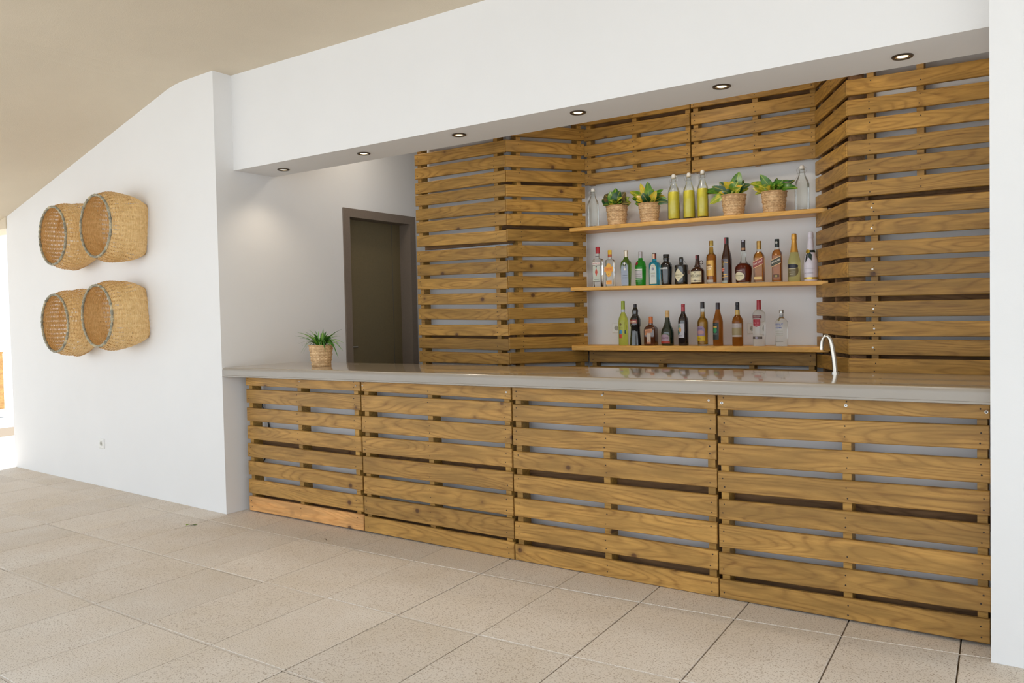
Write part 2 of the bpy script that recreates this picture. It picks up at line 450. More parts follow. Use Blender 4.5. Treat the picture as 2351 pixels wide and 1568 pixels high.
def pallet(label, group, a, b, slats, stringers, base_z=0.0, back=(), mat=None, depth=.083, sw=.038, jit=.004, special=None, zspan=None, smat=None):
    """a, b: left and right foot of the face plane; slats: [(zTopL, hL, zTopR, hR)] from top to bottom"""
    mat = mat or M_WOOD
    d = (b - a); L = d.length; ang = math.atan2(d.y, d.x)
    root = empty('wooden_pallet', (a.x, a.y, base_z)); root.rotation_euler = (0, 0, ang)
    tag(root, label, 'pallet', group)
    for k, (zl_, hl, zr_, hr) in enumerate(slats):
        e0, e1 = random.uniform(0, jit), random.uniform(0, jit)
        Ls = L - e0 - e1
        zc = (zl_ + zr_ - (hl + hr) / 2) / 2
        m_ = mat if not special or k not in special else special[k]
        o = slat_mesh('slat', Ls, zl_ - zc, zr_ - zc, hl, hr, .021, m_, root, (e0 + Ls / 2, 0, zc - base_z), [s_ + sw / 2 - e0 for s_ in stringers])
        if special and k in special: o['label'] = 'fresh orange pine slat'
    ztop = max(s_[0] for s_ in slats) - .004 if zspan is None else zspan[1]
    zbot = min(s_[0] - s_[1] for s_ in slats) + .004 if zspan is None else zspan[0]
    for s_ in stringers:
        g = Geo(); hh = (ztop - zbot) / 2
        g.box((-sw / 2, 0, -hh), (sw / 2, depth, hh))
        g.obj('stringer', smat or M_WOOD, root, loc=(s_ + sw / 2, .0212, (ztop + zbot) / 2 - base_z))
    for zc, h in back:
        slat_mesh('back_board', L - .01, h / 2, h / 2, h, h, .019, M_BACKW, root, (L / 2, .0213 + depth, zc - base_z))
    return root

# --- four pallets along the front of the bar
P_ = {1: ([(882 - 0, 898)], None)}
FRONT = [
  dict(u=((563.5, 880), (573, 1170)), u2=((828, 890), (834, 1218)),
       L=[(869.4, 884.7), (893.4, 924.3), (935.8, 965.8), (976.9, 1006.6), (1017, 1048), (1057.6, 1088.9), (1099.4, 1131), (1138, 1170.9)],
       R=[(882, 898), (906, 942), (955.5, 987), (1003, 1037), (1048, 1080), (1093, 1126), (1139, 1175.6), (1182.6, 1218.7)], st=(574.5, 692.2, 822)),
  dict(u=((829.5, 890), (835.5, 1218)), u2=((1173.5, 900), (1180, 1292)),
       L=[(880.6, 898), (906.8, 943.8), (955.2, 992), (1001.8, 1039.4), (1047, 1086.3), (1093.3, 1132.6), (1139, 1178.8), (1184.6, 1219)],
       R=[(894, 917.3), (923.7, 968.3), (977.9, 1019.3), (1030.5, 1073.6), (1084, 1127.8), (1139, 1184.5), (1191.6, 1237.5), (1245.8, 1292)], st=(838, 991, 1167)),
  dict(u=((1175.5, 900), (1182, 1292)), u2=((1643.5, 920), (1649.5, 1377)),
       L=[(894.3, 918.6), (928.6, 966.8), (981, 1021.4), (1035.4, 1075), (1089.3, 1128.6), (1142.9, 1184.6), (1197, 1237), (1249, 1292)],
       R=[(913.2, 940), (950.7, 997), (1011.4, 1056), (1075.7, 1120.4), (1138, 1188), (1200.7, 1249), (1265, 1309.6), (1327.5, 1377.5)], st=(1186.5, 1393.5, 1634)),
  dict(u=((1645.5, 920), (1651, 1377)), u2=((2278, 950), (2265, 1478)),
       L=[(916, 940), (954.6, 1001.5), (1017.8, 1067.4), (1081.4, 1128.7), (1146.3, 1191.4), (1203.4, 1255.4), (1268, 1318), (1329.7, 1378.4)],
       R=[(933, 963), (977.8, 1032.6), (1054.9, 1110.6), (1128.7, 1184.4), (1204.8, 1260), (1277.7, 1333.4), (1350.6, 1406.3), (1422.5, 1478.2)], st=(1663, 1944.5, 2266)),
]
FL = ['first slatted pallet of the bar front from the left, its lowest slat fresh orange pine',
      'second slatted pallet of the bar front from the left, with narrow gaps between slats',
      'third slatted pallet of the bar front from the left, wide white gaps',
      'widest slatted pallet of the bar front, next to the white pillar on the right']
for k, p in enumerate(FRONT):
    xa = sum(on_y(u, v, 0).x for u, v in p['u']) / 2; xb = sum(on_y(u, v, 0).x for u, v in p['u2']) / 2
    if k == 3: xb = 4.834
    sl_ = []
    for j in range(8):
        def zz(uu, v, x):
            # pixel on the seam at that height
            t = (v - uu[0][1]) / (uu[1][1] - uu[0][1]); return on_y(uu[0][0] + (uu[1][0] - uu[0][0]) * t, v, 0).z
        tl, bl = (zz(p['u'], v, xa) for v in p['L'][j]); tr, br = (zz(p['u2'], v, xb) for v in p['R'][j])
        if j == 0: tl = max(tl, min(bl + .098, 1.027)); tr = max(tr, min(br + .098, 1.027))
        if j == 7: bl = max(bl, .003); br = max(br, .003)
        sl_.append((tl, tl - bl, tr, tr - br))
    st = []
    for u in p['st']:
        st.append(on_y(u, 1060, .022).x - xa - .019)
    st[0] = max(st[0], .012); st[-1] = min(st[-1], xb - xa - .05)
    zt_ = sl_[0][0] - .01
    mid = lambda i: (sl_[i][0] - sl_[i][1] + sl_[i + 1][0]) / 2
    back = [(zt_ - .022, .085), (mid(3), .10), (mid(6) - .01, .11)]
    r = pallet(FL[k], 'slatted pallets of the bar front', Vector((xa, 0, 0)), Vector((xb, 0, 0)), sl_, st, 0.0, back, M_WOODB,
               special={7: M_WOODN} if k == 0 else None)
    # pale washers on the top board
    wpx = [[(687, 876), (816.5, 885.5)], [(832, 885), (1162, 900.3)], [(1382, 907), (1627, 919)], [(1657, 925), (1942, 931), (2264.5, 946)]][k]
    for (u, v) in wpx:
        q = on_y(u, v, -.001); rr = .0075 if k == 3 else (.006 if k > 0 else .004)
        n = 14; g = Geo()
        V = [(rr * math.cos(2 * math.pi * i / n), 0, rr * math.sin(2 * math.pi * i / n)) for i in range(n)] + [(rr * .9 * math.cos(2 * math.pi * i / n), -.002, rr * .9 * math.sin(2 * math.pi * i / n)) for i in range(n)] + [(rr * .38 * math.cos(2 * math.pi * i / n), -.0012, rr * .38 * math.sin(2 * math.pi * i / n)) for i in range(n)]
        F = [(i, (i + 1) % n, n + (i + 1) % n, n + i) for i in range(n)] + [(n + i, n + (i + 1) % n, 2 * n + (i + 1) % n, 2 * n + i) for i in range(n)]
        g.add(V, F, 0); g.add([V[2 * n + i] for i in range(n)], [tuple(range(n))], 1)
        g.obj('screw_washer', [M_WASH, M_NAIL], r, loc=(q.x - xa, -.0002, q.z))

# --- pallets on the recess walls
def rows(a, b, uvL, uvR, ratio=.765):
    """slats from the pixel heights of their tops at both ends of the face plane"""
    zL = [on_wall(u, v, a, b).z for u, v in uvL]; zR = [on_wall(u, v, a, b).z for u, v in uvR]
    out = []
    for i in range(len(zL)):
        def h(z):
            pit = (z[0] - z[-1]) / (len(z) - 1)
            local = z[i] - z[i + 1] if i + 1 < len(z) else pit
            return min(pit * ratio, local - .006) * random.uniform(.97, 1.02)
        hh = (h(zL) + h(zR)) / 2
        out.append((zL[i], hh, zR[i], hh))
    return out
def extend(rows_, n):
    for k in range(n):
        a, b = rows_[0], rows_[1]
        p = (a[0] - b[0] + a[2] - b[2]) / 2; p = .1225
        rows_.insert(0, (a[0] + p, a[1], a[2] + p, a[3]))
    return rows_
def down(rows_, zmin):
    while rows_[-1][0] - .24 > zmin:
        a = rows_[-1]; rows_.append((a[0] - .1225, a[1], a[2] - .1225, a[3]))
    return rows_
S4 = 2.6125
c4 = lambda x, y: (920 + x / S4, 260 + y / S4)
LPl = [250, 333, 422, 494, 580, 656, 737, 830, 912, 993, 1085, 1172, 1268, 1345, 1427]
LPr = [160, 250, 340, 425, 517, 600, 700, 795, 885, 983, 1077, 1172, 1268, 1355, 1440]
APl = [157, 250, 340, 427, 515, 600, 695, 790, 880, 977, 1072, 1167, 1262, 1345, 1435]
APr = [185, 275, 355, 443, 532, 617, 705, 797, 885, 980, 1070, 1160, 1255, 1338, 1425]
N = 15
LA, LB = Vector((.599, LPY, 0)), Vector((1.524, LPY, 0))
lp = rows(LA, LB, [c4(80 + 28 * i / 14, LPl[i]) for i in range(N)], [c4(622 + 33 * i / 14, LPr[i]) for i in range(N)])
ap = rows(PA, PB, [c4(632 + 33 * i / 14, APl[i]) for i in range(N)], [c4(1101 + 27 * i / 14, APr[i]) for i in range(N)])
RPl = [120 + v / 3.1356 for v in (207, 350, 493, 645, 787, 937, 1080, 1220, 1370, 1512)] + [560 + v / 3.92 for v in (340, 522, 700, 860, 1033)]
RPr = [120 + v / 3.1356 for v in (45, 210, 367, 525, 683, 838, 1003, 1150, 1315, 1470)] + [560 + v / 3.92 for v in (303, 497, 692, 868, 1047)]
RA, RB = PE, Vector((4.834, RPY, 0))
rp = rows(RA, RB, [(1939 + 12 * i / 14, RPl[i]) for i in range(N)], [(2266 + 13 * i / 14, RPr[i]) for i in range(N)])
DAl = [253.3, 293.2, 331.4, 370.4, 408.6, 450, 490, 531.4, 571.3, 610.5, 651.8, 693.9, 733.5, 773, 813.8]
dl = []
for i in range(N):
    zl_ = on_wall(1872 + 9 * i / 14, DAl[i], PD, PE).z
    dl.append((zl_, .0925, rp[i][0] + .003, .0925))
for s_ in (lp, ap, rp, dl):
    extend(s_, 2)
rp[1] = (rp[1][0] + .02, rp[1][1], rp[1][2] + .02, rp[1][3]); rp[0] = (rp[0][0] + .02, rp[0][1], rp[0][2] + .02, rp[0][3])
BPX = [(1342, 297.8), (1342.3, 334.5), (1342.6, 365.2), (1343, 399.9)]
BPR = [(1870, 212.7), (1870.5, 253.6), (1871, 293.4), (1871.5, 331.8)]
bz = [on_y(u, v, BPY).z for u, v in BPX]; bz2 = [on_y(u, v, BPY).z for u, v in BPR]
XM = on_y(1585.5, 330, BPY).x
def bprow(t0, t1, seed):
    out = []
    for i in range(4):
        za = bz[i] + (bz2[i] - bz[i]) * t0; zb_ = bz[i] + (bz2[i] - bz[i]) * t1
        out.append((za, .093, zb_, .093))
    out.insert(0, (out[0][0] + .127, .095, out[0][2] + .127, .095))
    return out
tM = (XM - PB.x) / (PD.x - PB.x)
def midz(s_, i): return (s_[i][0] - s_[i][1] / 2 + s_[i + 1][0] + s_[i][2] - s_[i][3] / 2 + s_[i + 1][2] - s_[i][1] / 2) / 4
G_ = 'stained pallets lining the recess behind the bar'
def xof(u, v, a, b): return (on_wall(u, v, a, b) - a).dot((b - a).normalized())
def gapc(s_, i): return (s_[i][0] - s_[i][1] + s_[i + 1][0] + s_[i][2] - s_[i][3] + s_[i + 1][2]) / 4
stL = [.018, xof(1134, 547, LA, LB) - .002]
stA = [xof(1189, 547, PA, PB) + .01, (PB - PA).length - .062]
stA[0] = max(.03, stA[0])
# indices: rows are shifted by two after extend(); upper pallets take rows 0..8, lower ones the rest
lpU, lpD = lp[:9], down(lp[9:], 0)
apU, apD = ap[:8], down(ap[8:], 0)
rpU, rpD = rp[:8], down(rp[8:], 0)
dlU, dlD = dl[:8], down(dl[8:], 0)
pallet('upper pallet of the recess beside the brown door, facing the room', G_, LA, LB, lpU, stL, lpU[-1][0] - .1, [(gapc(lp, 8) + .03, .05)])
pallet('lower pallet of the recess beside the brown door, rising behind the counter', G_, LA, LB, lpD, stL, 0, [(lpD[0][0] - .045, .05), (gapc(lpD, 5), .06)])
pallet('upper angled pallet to the left of the bottle shelves', G_, PA, PB, apU, stA, apU[-1][0] - .1, [(gapc(ap, 4), .08), (gapc(ap, 7) + .01, .06)])
pallet('lower angled pallet to the left of the bottle shelves', G_, PA, PB, apD, stA, 0, [(apD[0][0] - .01, .07), (gapc(apD, 6), .08)])
stR = [xof(1997, 300, RA, RB) - .019, xof(2112, 300, RA, RB) - .019]
stR2 = [xof(2007, 700, RA, RB) - .019, (RB - RA).length - .05]
stD = [.075, (PE - PD).length * .52, (PE - PD).length - .040]
pallet('upper pallet of the recess beside the right pillar, facing the room', G_, RA, RB, rpU, stR, rpU[-1][0] - .1, [(gapc(rp, 7) + .03, .05)])
rlow = pallet('lower pallet of the recess beside the right pillar, behind the tap', G_, RA, RB, rpD, stR2, 0, [(rpD[0][0] - .02, .07), (gapc(rpD, 4), .07), (gapc(rpD, 7), .07)])
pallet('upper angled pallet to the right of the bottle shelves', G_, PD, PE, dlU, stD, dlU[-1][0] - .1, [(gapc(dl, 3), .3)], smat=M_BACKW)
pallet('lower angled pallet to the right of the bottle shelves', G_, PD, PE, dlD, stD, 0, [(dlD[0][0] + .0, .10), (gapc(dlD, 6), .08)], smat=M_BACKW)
for (u, v) in ((2001, 477), (2001, 524), (2003, 572), (2003, 618), (2005, 709.5), (2007, 754.5), (2004, 798)):
    q = on_wall(u, v, RA, RB) - RA; n = 12; g = Geo(); rr = .0062
    g.add([(rr * math.cos(2 * math.pi * i / n), 0, rr * math.sin(2 * math.pi * i / n)) for i in range(n)] + [(rr * .6 * math.cos(2 * math.pi * i / n), -.002, rr * .6 * math.sin(2 * math.pi * i / n)) for i in range(n)],
          [(i, (i + 1) % n, n + (i + 1) % n, n + i) for i in range(n)] + [tuple(range(n, 2 * n))])
    g.obj('screw_head', M_WASH, rlow, loc=(q.dot((RB - RA).normalized()), -.0003, q.z))
# two pallets high on the back wall and one below the shelves
A_, B_ = Vector((PB.x - .010, BPY, 0)), Vector((XM - .002, BPY, 0))
sA = bprow(0, tM, 1)
pallet('left pallet high on the back wall above the bottle shelves', G_, A_, B_, sA,
       [.016, on_y(1454, 330, BPY).x - A_.x - .019, (B_ - A_).length - .045], 2.49, [(gapc(sA, 0), .12)], depth=.072)
A_, B_ = Vector((XM + .002, BPY, 0)), Vector((PD.x + .010, BPY, 0))
sB = bprow(tM, 1, 2)
pallet('right pallet high on the back wall above the bottle shelves', G_, A_, B_, sB,
       [.014, on_y(1732, 300, BPY).x - A_.x - .019, (B_ - A_).length - .045], 2.49, [(gapc(sB, 0), .12)], depth=.072)
A_, B_ = Vector((PB.x + .004, BPY, 0)), Vector((PD.x - .004, BPY, 0))
bl_ = [(1.138, .093, 1.138, .096)] + [(1.016 - .122 * i, .093, 1.016 - .122 * i, .093) for i in range(8)]
pallet('dark pallet on the back wall under the lowest bottle shelf', G_, A_, B_, bl_,
       [.02, on_y(1510, 845, BPY).x - A_.x, on_y(1724, 845, BPY).x - A_.x - .019, (B_ - A_).length - .055], 0, [], depth=.072)

# ------------------------------------------------------------------ counter top
ZC, ZCB = 1.101, 1.030
cy0, cy1, cb0 = -.149, -.088, .595
prof = [(0.0, ZCB + .010), (.003, ZCB + .004), (.010, ZCB), (.30, ZCB)]
def edge(y):  # rounded nose
    pts = [(y + .30, ZCB), (y + .010, ZCB), (y + .0, ZCB + .004), (y + .0, ZCB + .012), (y + .003, ZCB + .014), (y + .003, ZCB + .042)]
    for a in range(1, 7):
        t = math.radians(90 * a / 6); pts.append((y + .003 + .026 * (1 - math.cos(t)), ZCB + .045 + .026 * math.sin(t)))
    return pts
Lp = edge(cy0) ; Rp = edge(cy1)
xl, xr = XJ + .0005, 4.850
V = []; 
for (x, p) in ((xl, Lp), (xr, Rp)):
    V += [(x, y, z) for y, z in p] + [(x, cb0 + (.035 if x > 2 else 0), ZC), (x, cb0 + (.035 if x > 2 else 0), ZCB)]
n = len(Lp) + 2
F = [(i, i + 1, n + i + 1, n + i) for i in range(n - 1)] + [(n - 1, 0, n, 2 * n - 1), tuple(range(n - 1, -1, -1)), tuple(range(n, 2 * n))]
F = [tuple(reversed(f)) for f in F]
fm = [1 if i < len(Lp) - 3 else 0 for i in range(n - 1)] + [0, 1, 1]
co = mesh_obj('counter_top', V, F, [M_CONC, M_CONCE], None, True, fm)
tag(co, 'long polished grey brown concrete counter top with a rounded front edge', 'counter')

# ------------------------------------------------------------------ ceiling downlights
M_TRIM = flat('dark_bronze_trim', (.10, .075, .055), .35, .8)
M_REFL = flat('warm_reflector', (.75, .66, .50), .18, 1.0)
def emis(name, col, st):
    m = Mat(name); m.b.inputs['Emission Color'].default_value = (*col, 1); m.b.inputs['Emission Strength'].default_value = st
    m.base(col); return m.m
M_BULB = emis('lit_bulb', (1.0, .84, .58), 1.15)
DL = [(651, 389, 'nearest the white basket wall'), (835, 352, 'second from the basket wall'), (1054, 309, 'third from the basket wall'),
      (1327, 258, 'third from the right pillar'), (1657, 198, 'second from the right pillar'), (2072, 129, 'nearest the right pillar')]
for u, v, wh in DL:
    q = on_z(u, v, HDR_Z)
    root = empty('downlight', (q.x, q.y, HDR_Z))
    tag(root, 'small round downlight in the white header, ' + wh, 'light', 'downlights in the underside of the header')
    def lathe_pts(pr, n=28):
        V = [(r * math.cos(2 * math.pi * k / n), r * math.sin(2 * math.pi * k / n), z) for r, z in pr for k in range(n)]
        F = [(i * n + k, i * n + (k + 1) % n, (i + 1) * n + (k + 1) % n, (i + 1) * n + k) for i in range(len(pr) - 1) for k in range(n)]
        return V, F
    V, F = lathe_pts([(.046, .0), (.046, -.0035), (.042, -.007), (.036, -.0068), (.033, -.004), (.032, -.0005)])
    mesh_obj('trim_ring', V, F, M_TRIM, root, True)
    V, F = lathe_pts([(.0325, -.004), (.030, -.0020), (.022, -.0008), (.012, -.0006), (.0001, -.0005)])
    mesh_obj('reflector', V, F, M_REFL, root, True)
    V, F = lathe_pts([(.0255, -.0008), (.024, -.0022), (.019, -.0030), (.017, -.0018), (.012, -.0050), (.0001, -.0058)], 20)
    mesh_obj('bulb', V, F, M_BULB, root, True)
    ld = bpy.data.lights.new('downlight_beam', 'SPOT'); ld.energy = 5.0; ld.color = (1.0, .84, .64); ld.spot_size = math.radians(125); ld.spot_blend = 1.0; ld.shadow_soft_size = .03
    lo = bpy.data.objects.new('downlight_beam', ld); lo.location = (0, 0, -.02); link(lo, root)

# added fill lamps, unseen behind the header, that brighten the recess
for i, (x, y, e) in enumerate(((.45, 1.15, 2.5), (2.75, .95, 5.0), (4.2, .8, 1.6))):
    root = empty('fill_lamp', (x, y, ZCEIL)); tag(root, ('added fill lamp above the brown door', 'added fill lamp over the bottle shelves', 'added fill lamp over the tap')[i] + ' hidden behind the header', 'light')
    g = Geo(); g.tube([(0, 0, 0), (0, 0, -.05)], .14, 24); g.obj('fill_lamp_body', M_PLASTIC, root, True)
    g = Geo(); g.tube([(0, 0, -.0505), (0, 0, -.058)], .125, 24); g.obj('fill_lamp_diffuser', emis('fill_lamp_glow_%d' % i, (1, .93, .82), 2), root, True)
    ld = bpy.data.lights.new('fill_light', 'AREA'); ld.shape = 'DISK'; ld.size = .26; ld.energy = e; ld.color = (1.0, .90, .76)
    lo = bpy.data.objects.new('fill_light', ld); lo.location = (0, 0, -.065); link(lo, root)

# ------------------------------------------------------------------ shelves
SH = []
def shelf(label, uvL, uvR, th, yf, xl, xr):
    a = on_y(*uvL, yf); b = on_y(*uvR, yf)
    s_ = (b.z - a.z) / (b.x - a.x)
    za = a.z + s_ * (xl - a.x); zb_ = a.z + s_ * (xr - a.x)
    root_loc = Vector(((xl + xr) / 2, yf, (za + zb_) / 2))
    L = xr - xl; dz = (zb_ - za) / 2; dep = YB_ - yf + .0
    c = .003
    # plan outline: back corners are cut so that the board ends inside the canted returns
    P = [(-L / 2, .0), (L / 2, .0), (L / 2 - .10, dep), (-L / 2 + .10 - .0, dep)]
    P = [(-L / 2, 0), (L / 2, 0), (3.765 - root_loc.x, dep), (1.83 - root_loc.x, dep)]
    V = []
    for z0_, ins in ((-th, c), (-th + c, 0), (-c, 0), (0, c)):
        for i, (x, y) in enumerate(P):
            V.append((x, y + (ins if i < 2 else 0), z0_ + dz * x / (L / 2)))
    F = [(3, 2, 1, 0), (12, 13, 14, 15)] + [(k * 4 + i, k * 4 + (i + 1) % 4, k * 4 + 4 + (i + 1) % 4, k * 4 + 4 + i) for k in range(3) for i in range(4)]
    o = mesh_obj('shelf', V, F, M_SHELF, None, loc=root_loc)
    tag(o, label, 'shelf', 'pine shelves in the recess')
    SH.append(lambda x: za + (zb_ - za) * (x - xl) / L)
shelf('top honey pine shelf, carrying four potted plants and swing-top bottles', (1340, 521), (1870, 478.5), .031, 1.795, 1.812, 3.80)
shelf('middle honey pine shelf, carrying the long row of spirit bottles', (1340, 659), (1870, 645), .028, 1.795, 1.812, 3.80)
shelf('lowest honey pine shelf, closest to the counter', (1340, 793.5), (1870, 796), .039, 1.795, 1.812, 3.80)
BY = 1.885

# ------------------------------------------------------------------ bottles
def glass_shell(name, tint=(.97, .99, .98), edge=(.55, .60, .58)):
    m = Mat(name); m.n.remove(m.b)
    lw = m.new('ShaderNodeLayerWeight'); lw.inputs['Blend'].default_value = .28
    tr = m.new('ShaderNodeBsdfTransparent')
    c = m.ramp(lw.outputs['Facing'], [(0.35, tint), (0.95, edge)]); m.link(c, tr.inputs[0])
    gl = m.new('ShaderNodeBsdfGlossy'); gl.inputs['Roughness'].default_value = .04; gl.inputs['Color'].default_value = (1, 1, 1, 1)
    fr = m.ramp(lw.outputs['Fresnel'], [(0.0, (.0, .0, .0)), (1.0, (.8, .8, .8))])
    mx = m.new('ShaderNodeMixShader'); m.link(fr, mx.inputs[0]); m.link(tr.outputs[0], mx.inputs[1]); m.link(gl.outputs[0], mx.inputs[2])
    m.link(mx.outputs[0], m.out.inputs['Surface']); return m.m
def liquid(name, col, trans=.85, rough=.06, ior=1.33):
    m = Mat(name); m.base(col); m.set(Roughness=rough, IOR=ior); m.b.inputs['Transmission Weight'].default_value = trans
    return m.m
def dark_glass(name, col, rough=.06, spec=.6):
    m = Mat(name); m.base(col); m.set(Roughness=rough); m.b.inputs['Coat Weight'].default_value = .8; m.b.inputs['Coat Roughness'].default_value = .03
    return m.m
G_CLEAR = glass_shell('clear_glass')
L_CLEAR = liquid('clear_spirit', (.96, .98, .965), 1.0, .0)
L_AMBER = liquid('amber_spirit', (.82, .33, .03), .85)
L_DAMBER = liquid('dark_amber_spirit', (.44, .155, .022), .8)
L_RED = liquid('red_brown_spirit', (.25, .03, .01), .7)
L_GOLD = liquid('golden_spirit', (.70, .38, .045), .85)
L_GREEN = liquid('green_glass', (.035, .42, .035), .75)
L_OLIVE = liquid('olive_glass', (.14, .24, .03), .7)
L_BLUE = liquid('blue_glass', (.04, .42, .60), .75)
L_LIME = liquid('lime_wine', (.72, .76, .14), .80)
L_PALE = liquid('pale_sparkling', (.76, .74, .33), .8)
L_LEMON = flat('cloudy_lemonade', (.85, .70, .06), .35)
G_BLACK = dark_glass('black_glass', (.008, .009, .010))
G_BROWN = dark_glass('dark_brown_glass', (.035, .010, .006))
G_DGREEN = dark_glass('dark_green_glass', (.008, .018, .010))
G_WHITE = flat('white_coated_glass', (.66, .63, .72), .18)
def paint(h, rough=.45, metal=0.0): 
    k = 'paint_%s_%d' % (h, int(metal * 10))
    return bpy.data.materials.get(k) or flat(k, h, rough, metal, .03)

def superring(r, n, sx, sy, z, seg):
    out = []
    for k in range(seg):
        t = 2 * math.pi * (k + .5) / seg; c, s_ = math.cos(t), math.sin(t)
        e = 2.0 / n
        out.append((r * sx * math.copysign(abs(c) ** e, c), r * sy * math.copysign(abs(s_) ** e, s_), z))
    return out

class Bottle:
    def __init__(s, label, group, uL, uR, vt, vb, shelf, cat='bottle', y=None, square=0, flatness=1.0, name='bottle'):
        s.y = BY if y is None else y
        uc = (uL + uR) / 2
        x = on_y(uc, vb, s.y).x; zb = SH[shelf](x)
        zt = on_y(uc, vt, s.y).z
        s.H = zt - zb; s.vt, s.vb = vt, vb; s.mpp = s.H / (vb - vt)
        s.root = empty(name, (x, s.y, zb + .0004)); tag(s.root, label, cat, group)
        s.sq = square; s.fl = flatness
        s.k = .5 * .965 * (.80 if square else 1.0)
    def z(s, v): return s.H * (s.vb - v) / (s.vb - s.vt)
    def r(s, w): return w * s.mpp * s.k
    def lathe(s, name, prof, mat, parent=None, seg=32, square=None, cap=True, grow=0.0):
        """prof: [(v, width px[, roundness])] from bottom to top"""
        V = []; 
        for p in prof:
            v, w = p[0], p[1]; sq = p[2] if len(p) > 2 else (7 if s.sq else 2)
            isq = sq > 2.01
            r = w * s.mpp * .5 * .965
            if s.sq and isq: r = w * s.mpp * .5 * .965 * .80
            V += superring(r + grow, sq, 1.0, s.fl if isq or s.fl == 1 else min(1, s.fl), s.z(v), seg)
        n = len(prof)
        F = [(i * seg + k, i * seg + (k + 1) % seg, (i + 1) * seg + (k + 1) % seg, (i + 1) * seg + k) for i in range(n - 1) for k in range(seg)]
        if cap: F += [tuple(range(seg - 1, -1, -1)), tuple((n - 1) * seg + k for k in range(seg))]
        return mesh_obj(name, V, F, mat, parent or s.root, True)
    def body(s, prof, mat, name='bottle_body', **kw):
        s.prof = prof; return s.lathe(name, prof, mat, **kw)
    def rad(s, z):
        pr = [(s.z(p[0]), p[1] * s.mpp * .5 * .965 * (.80 if s.sq else 1.0)) for p in s.prof]
        for (z0, r0), (z1, r1) in zip(pr, pr[1:]):
            if z0 <= z <= z1: return r0 + (r1 - r0) * (z - z0) / max(1e-9, z1 - z0)
        return pr[-1][1] if z > pr[-1][0] else pr[0][1]
    def wrap(s, x, z, e):
        r = s.rad(z)
        if s.sq: return (x, -(r * s.fl + e), z)
        a = max(-1.5, min(1.5, x / max(r, .004)))
        return ((r + e) * math.sin(a), -(r + e) * math.cos(a) * (s.fl if s.fl != 1 else 1), z)
    def patch(s, name, v0, v1, w, mat, shape='rect', x0=0.0, e=.0007, slope=0.0, parent=None, ncol=14, rpx=None):
        """label stuck on the front: rows v0 (top) to v1 (bottom), w px wide, x0 px off the front line"""
        zt, zb = s.z(v0), s.z(v1); hw = w * s.mpp / 2; cx = x0 * s.mpp; zc = (zt + zb) / 2; hh = (zt - zb) / 2
        V = []; F = []; rowsn = 5
        for i in range(ncol + 1):
            t = -1 + 2 * i / ncol
            if shape == 'ellipse': k0 = -math.sqrt(max(0, 1 - t * t)); k1 = -k0
            elif shape == 'diamond': k0 = -(1 - abs(t)) ; k1 = -k0
            elif shape == 'arch': k0 = -1; k1 = .35 + .65 * math.sqrt(max(0, 1 - t * t))
            elif shape == 'shield': k1 = 1; k0 = -.6 - .4 * (1 - abs(t))
            elif shape == 'lens': k0 = -math.sqrt(max(0, 1 - max(0, t) ** 2)) ; k1 = math.sqrt(max(0, 1 - max(0, t) ** 2))
            else: k0, k1 = -1, 1
            for j in range(rowsn):
                k = k0 + (k1 - k0) * j / (rowsn - 1)
                z = zc + k * hh + slope * t * hw
                if rpx:
                    rr = rpx * s.mpp * .5 * .965 + .0005; a_ = (cx + t * hw) / rr; V.append((rr * math.sin(a_), -rr * math.cos(a_), z))
                else: V.append(s.wrap(cx + t * hw, z, e))
        for i in range(ncol):
            for j in range(rowsn - 1):
                a = i * rowsn + j; F.append((a, a + rowsn, a + rowsn + 1, a + 1))
        return mesh_obj(name, V, F, mat, parent or s.root, 'all' if not s.sq else False)
    def text(s, body, v, h, w, mat, x0=0.0, e=.0014, slope=0.0, bold=0.0, parent=None):
        """lettering h px high and w px wide, centred on row v"""
        cu = bpy.data.curves.new('lettering', 'FONT'); cu.body = body; cu.size = 1; cu.align_x = 'CENTER'; cu.resolution_u = 2; cu.offset = bold
        ob = bpy.data.objects.new('lettering', cu); COL.objects.link(ob)
        dg = bpy.context.evaluated_depsgraph_get(); me = bpy.data.meshes.new_from_object(ob.evaluated_get(dg))
        COL.objects.unlink(ob); bpy.data.objects.remove(ob)
        xs_ = [q.co.x for q in me.vertices]; ys_ = [q.co.y for q in me.vertices]
        if not xs_: return
        x_0, x_1, y0, y1 = min(xs_), max(xs_), min(ys_), max(ys_)
        for q in me.vertices:
            tx = (q.co.x - (x_0 + x_1) / 2) / (x_1 - x_0) * w * s.mpp; tz = (q.co.y - (y0 + y1) / 2) / (y1 - y0) * h * s.mpp
            q.co = s.wrap(tx + x0 * s.mpp, s.z(v) + tz + slope * tx, e)
        me.materials.append(mat); me.name = 'lettering'
        o = bpy.data.objects.new('lettering', me); return link(o, parent or s.root)

GS2 = 'spirit bottles on the middle shelf'
GS3 = 'wine and liqueur bottles on the lowest shelf'
GS1 = 'swing-top bottles on the top shelf'
WHT = paint('e8e4da'); BLK = paint('141312'); RED = paint('a8202a', .4); GLD = paint('c79a4a', .35, .4); CRM = paint('d8cfae')
GRY = paint('b9b5b6'); ORG = paint('c8642a', .4)

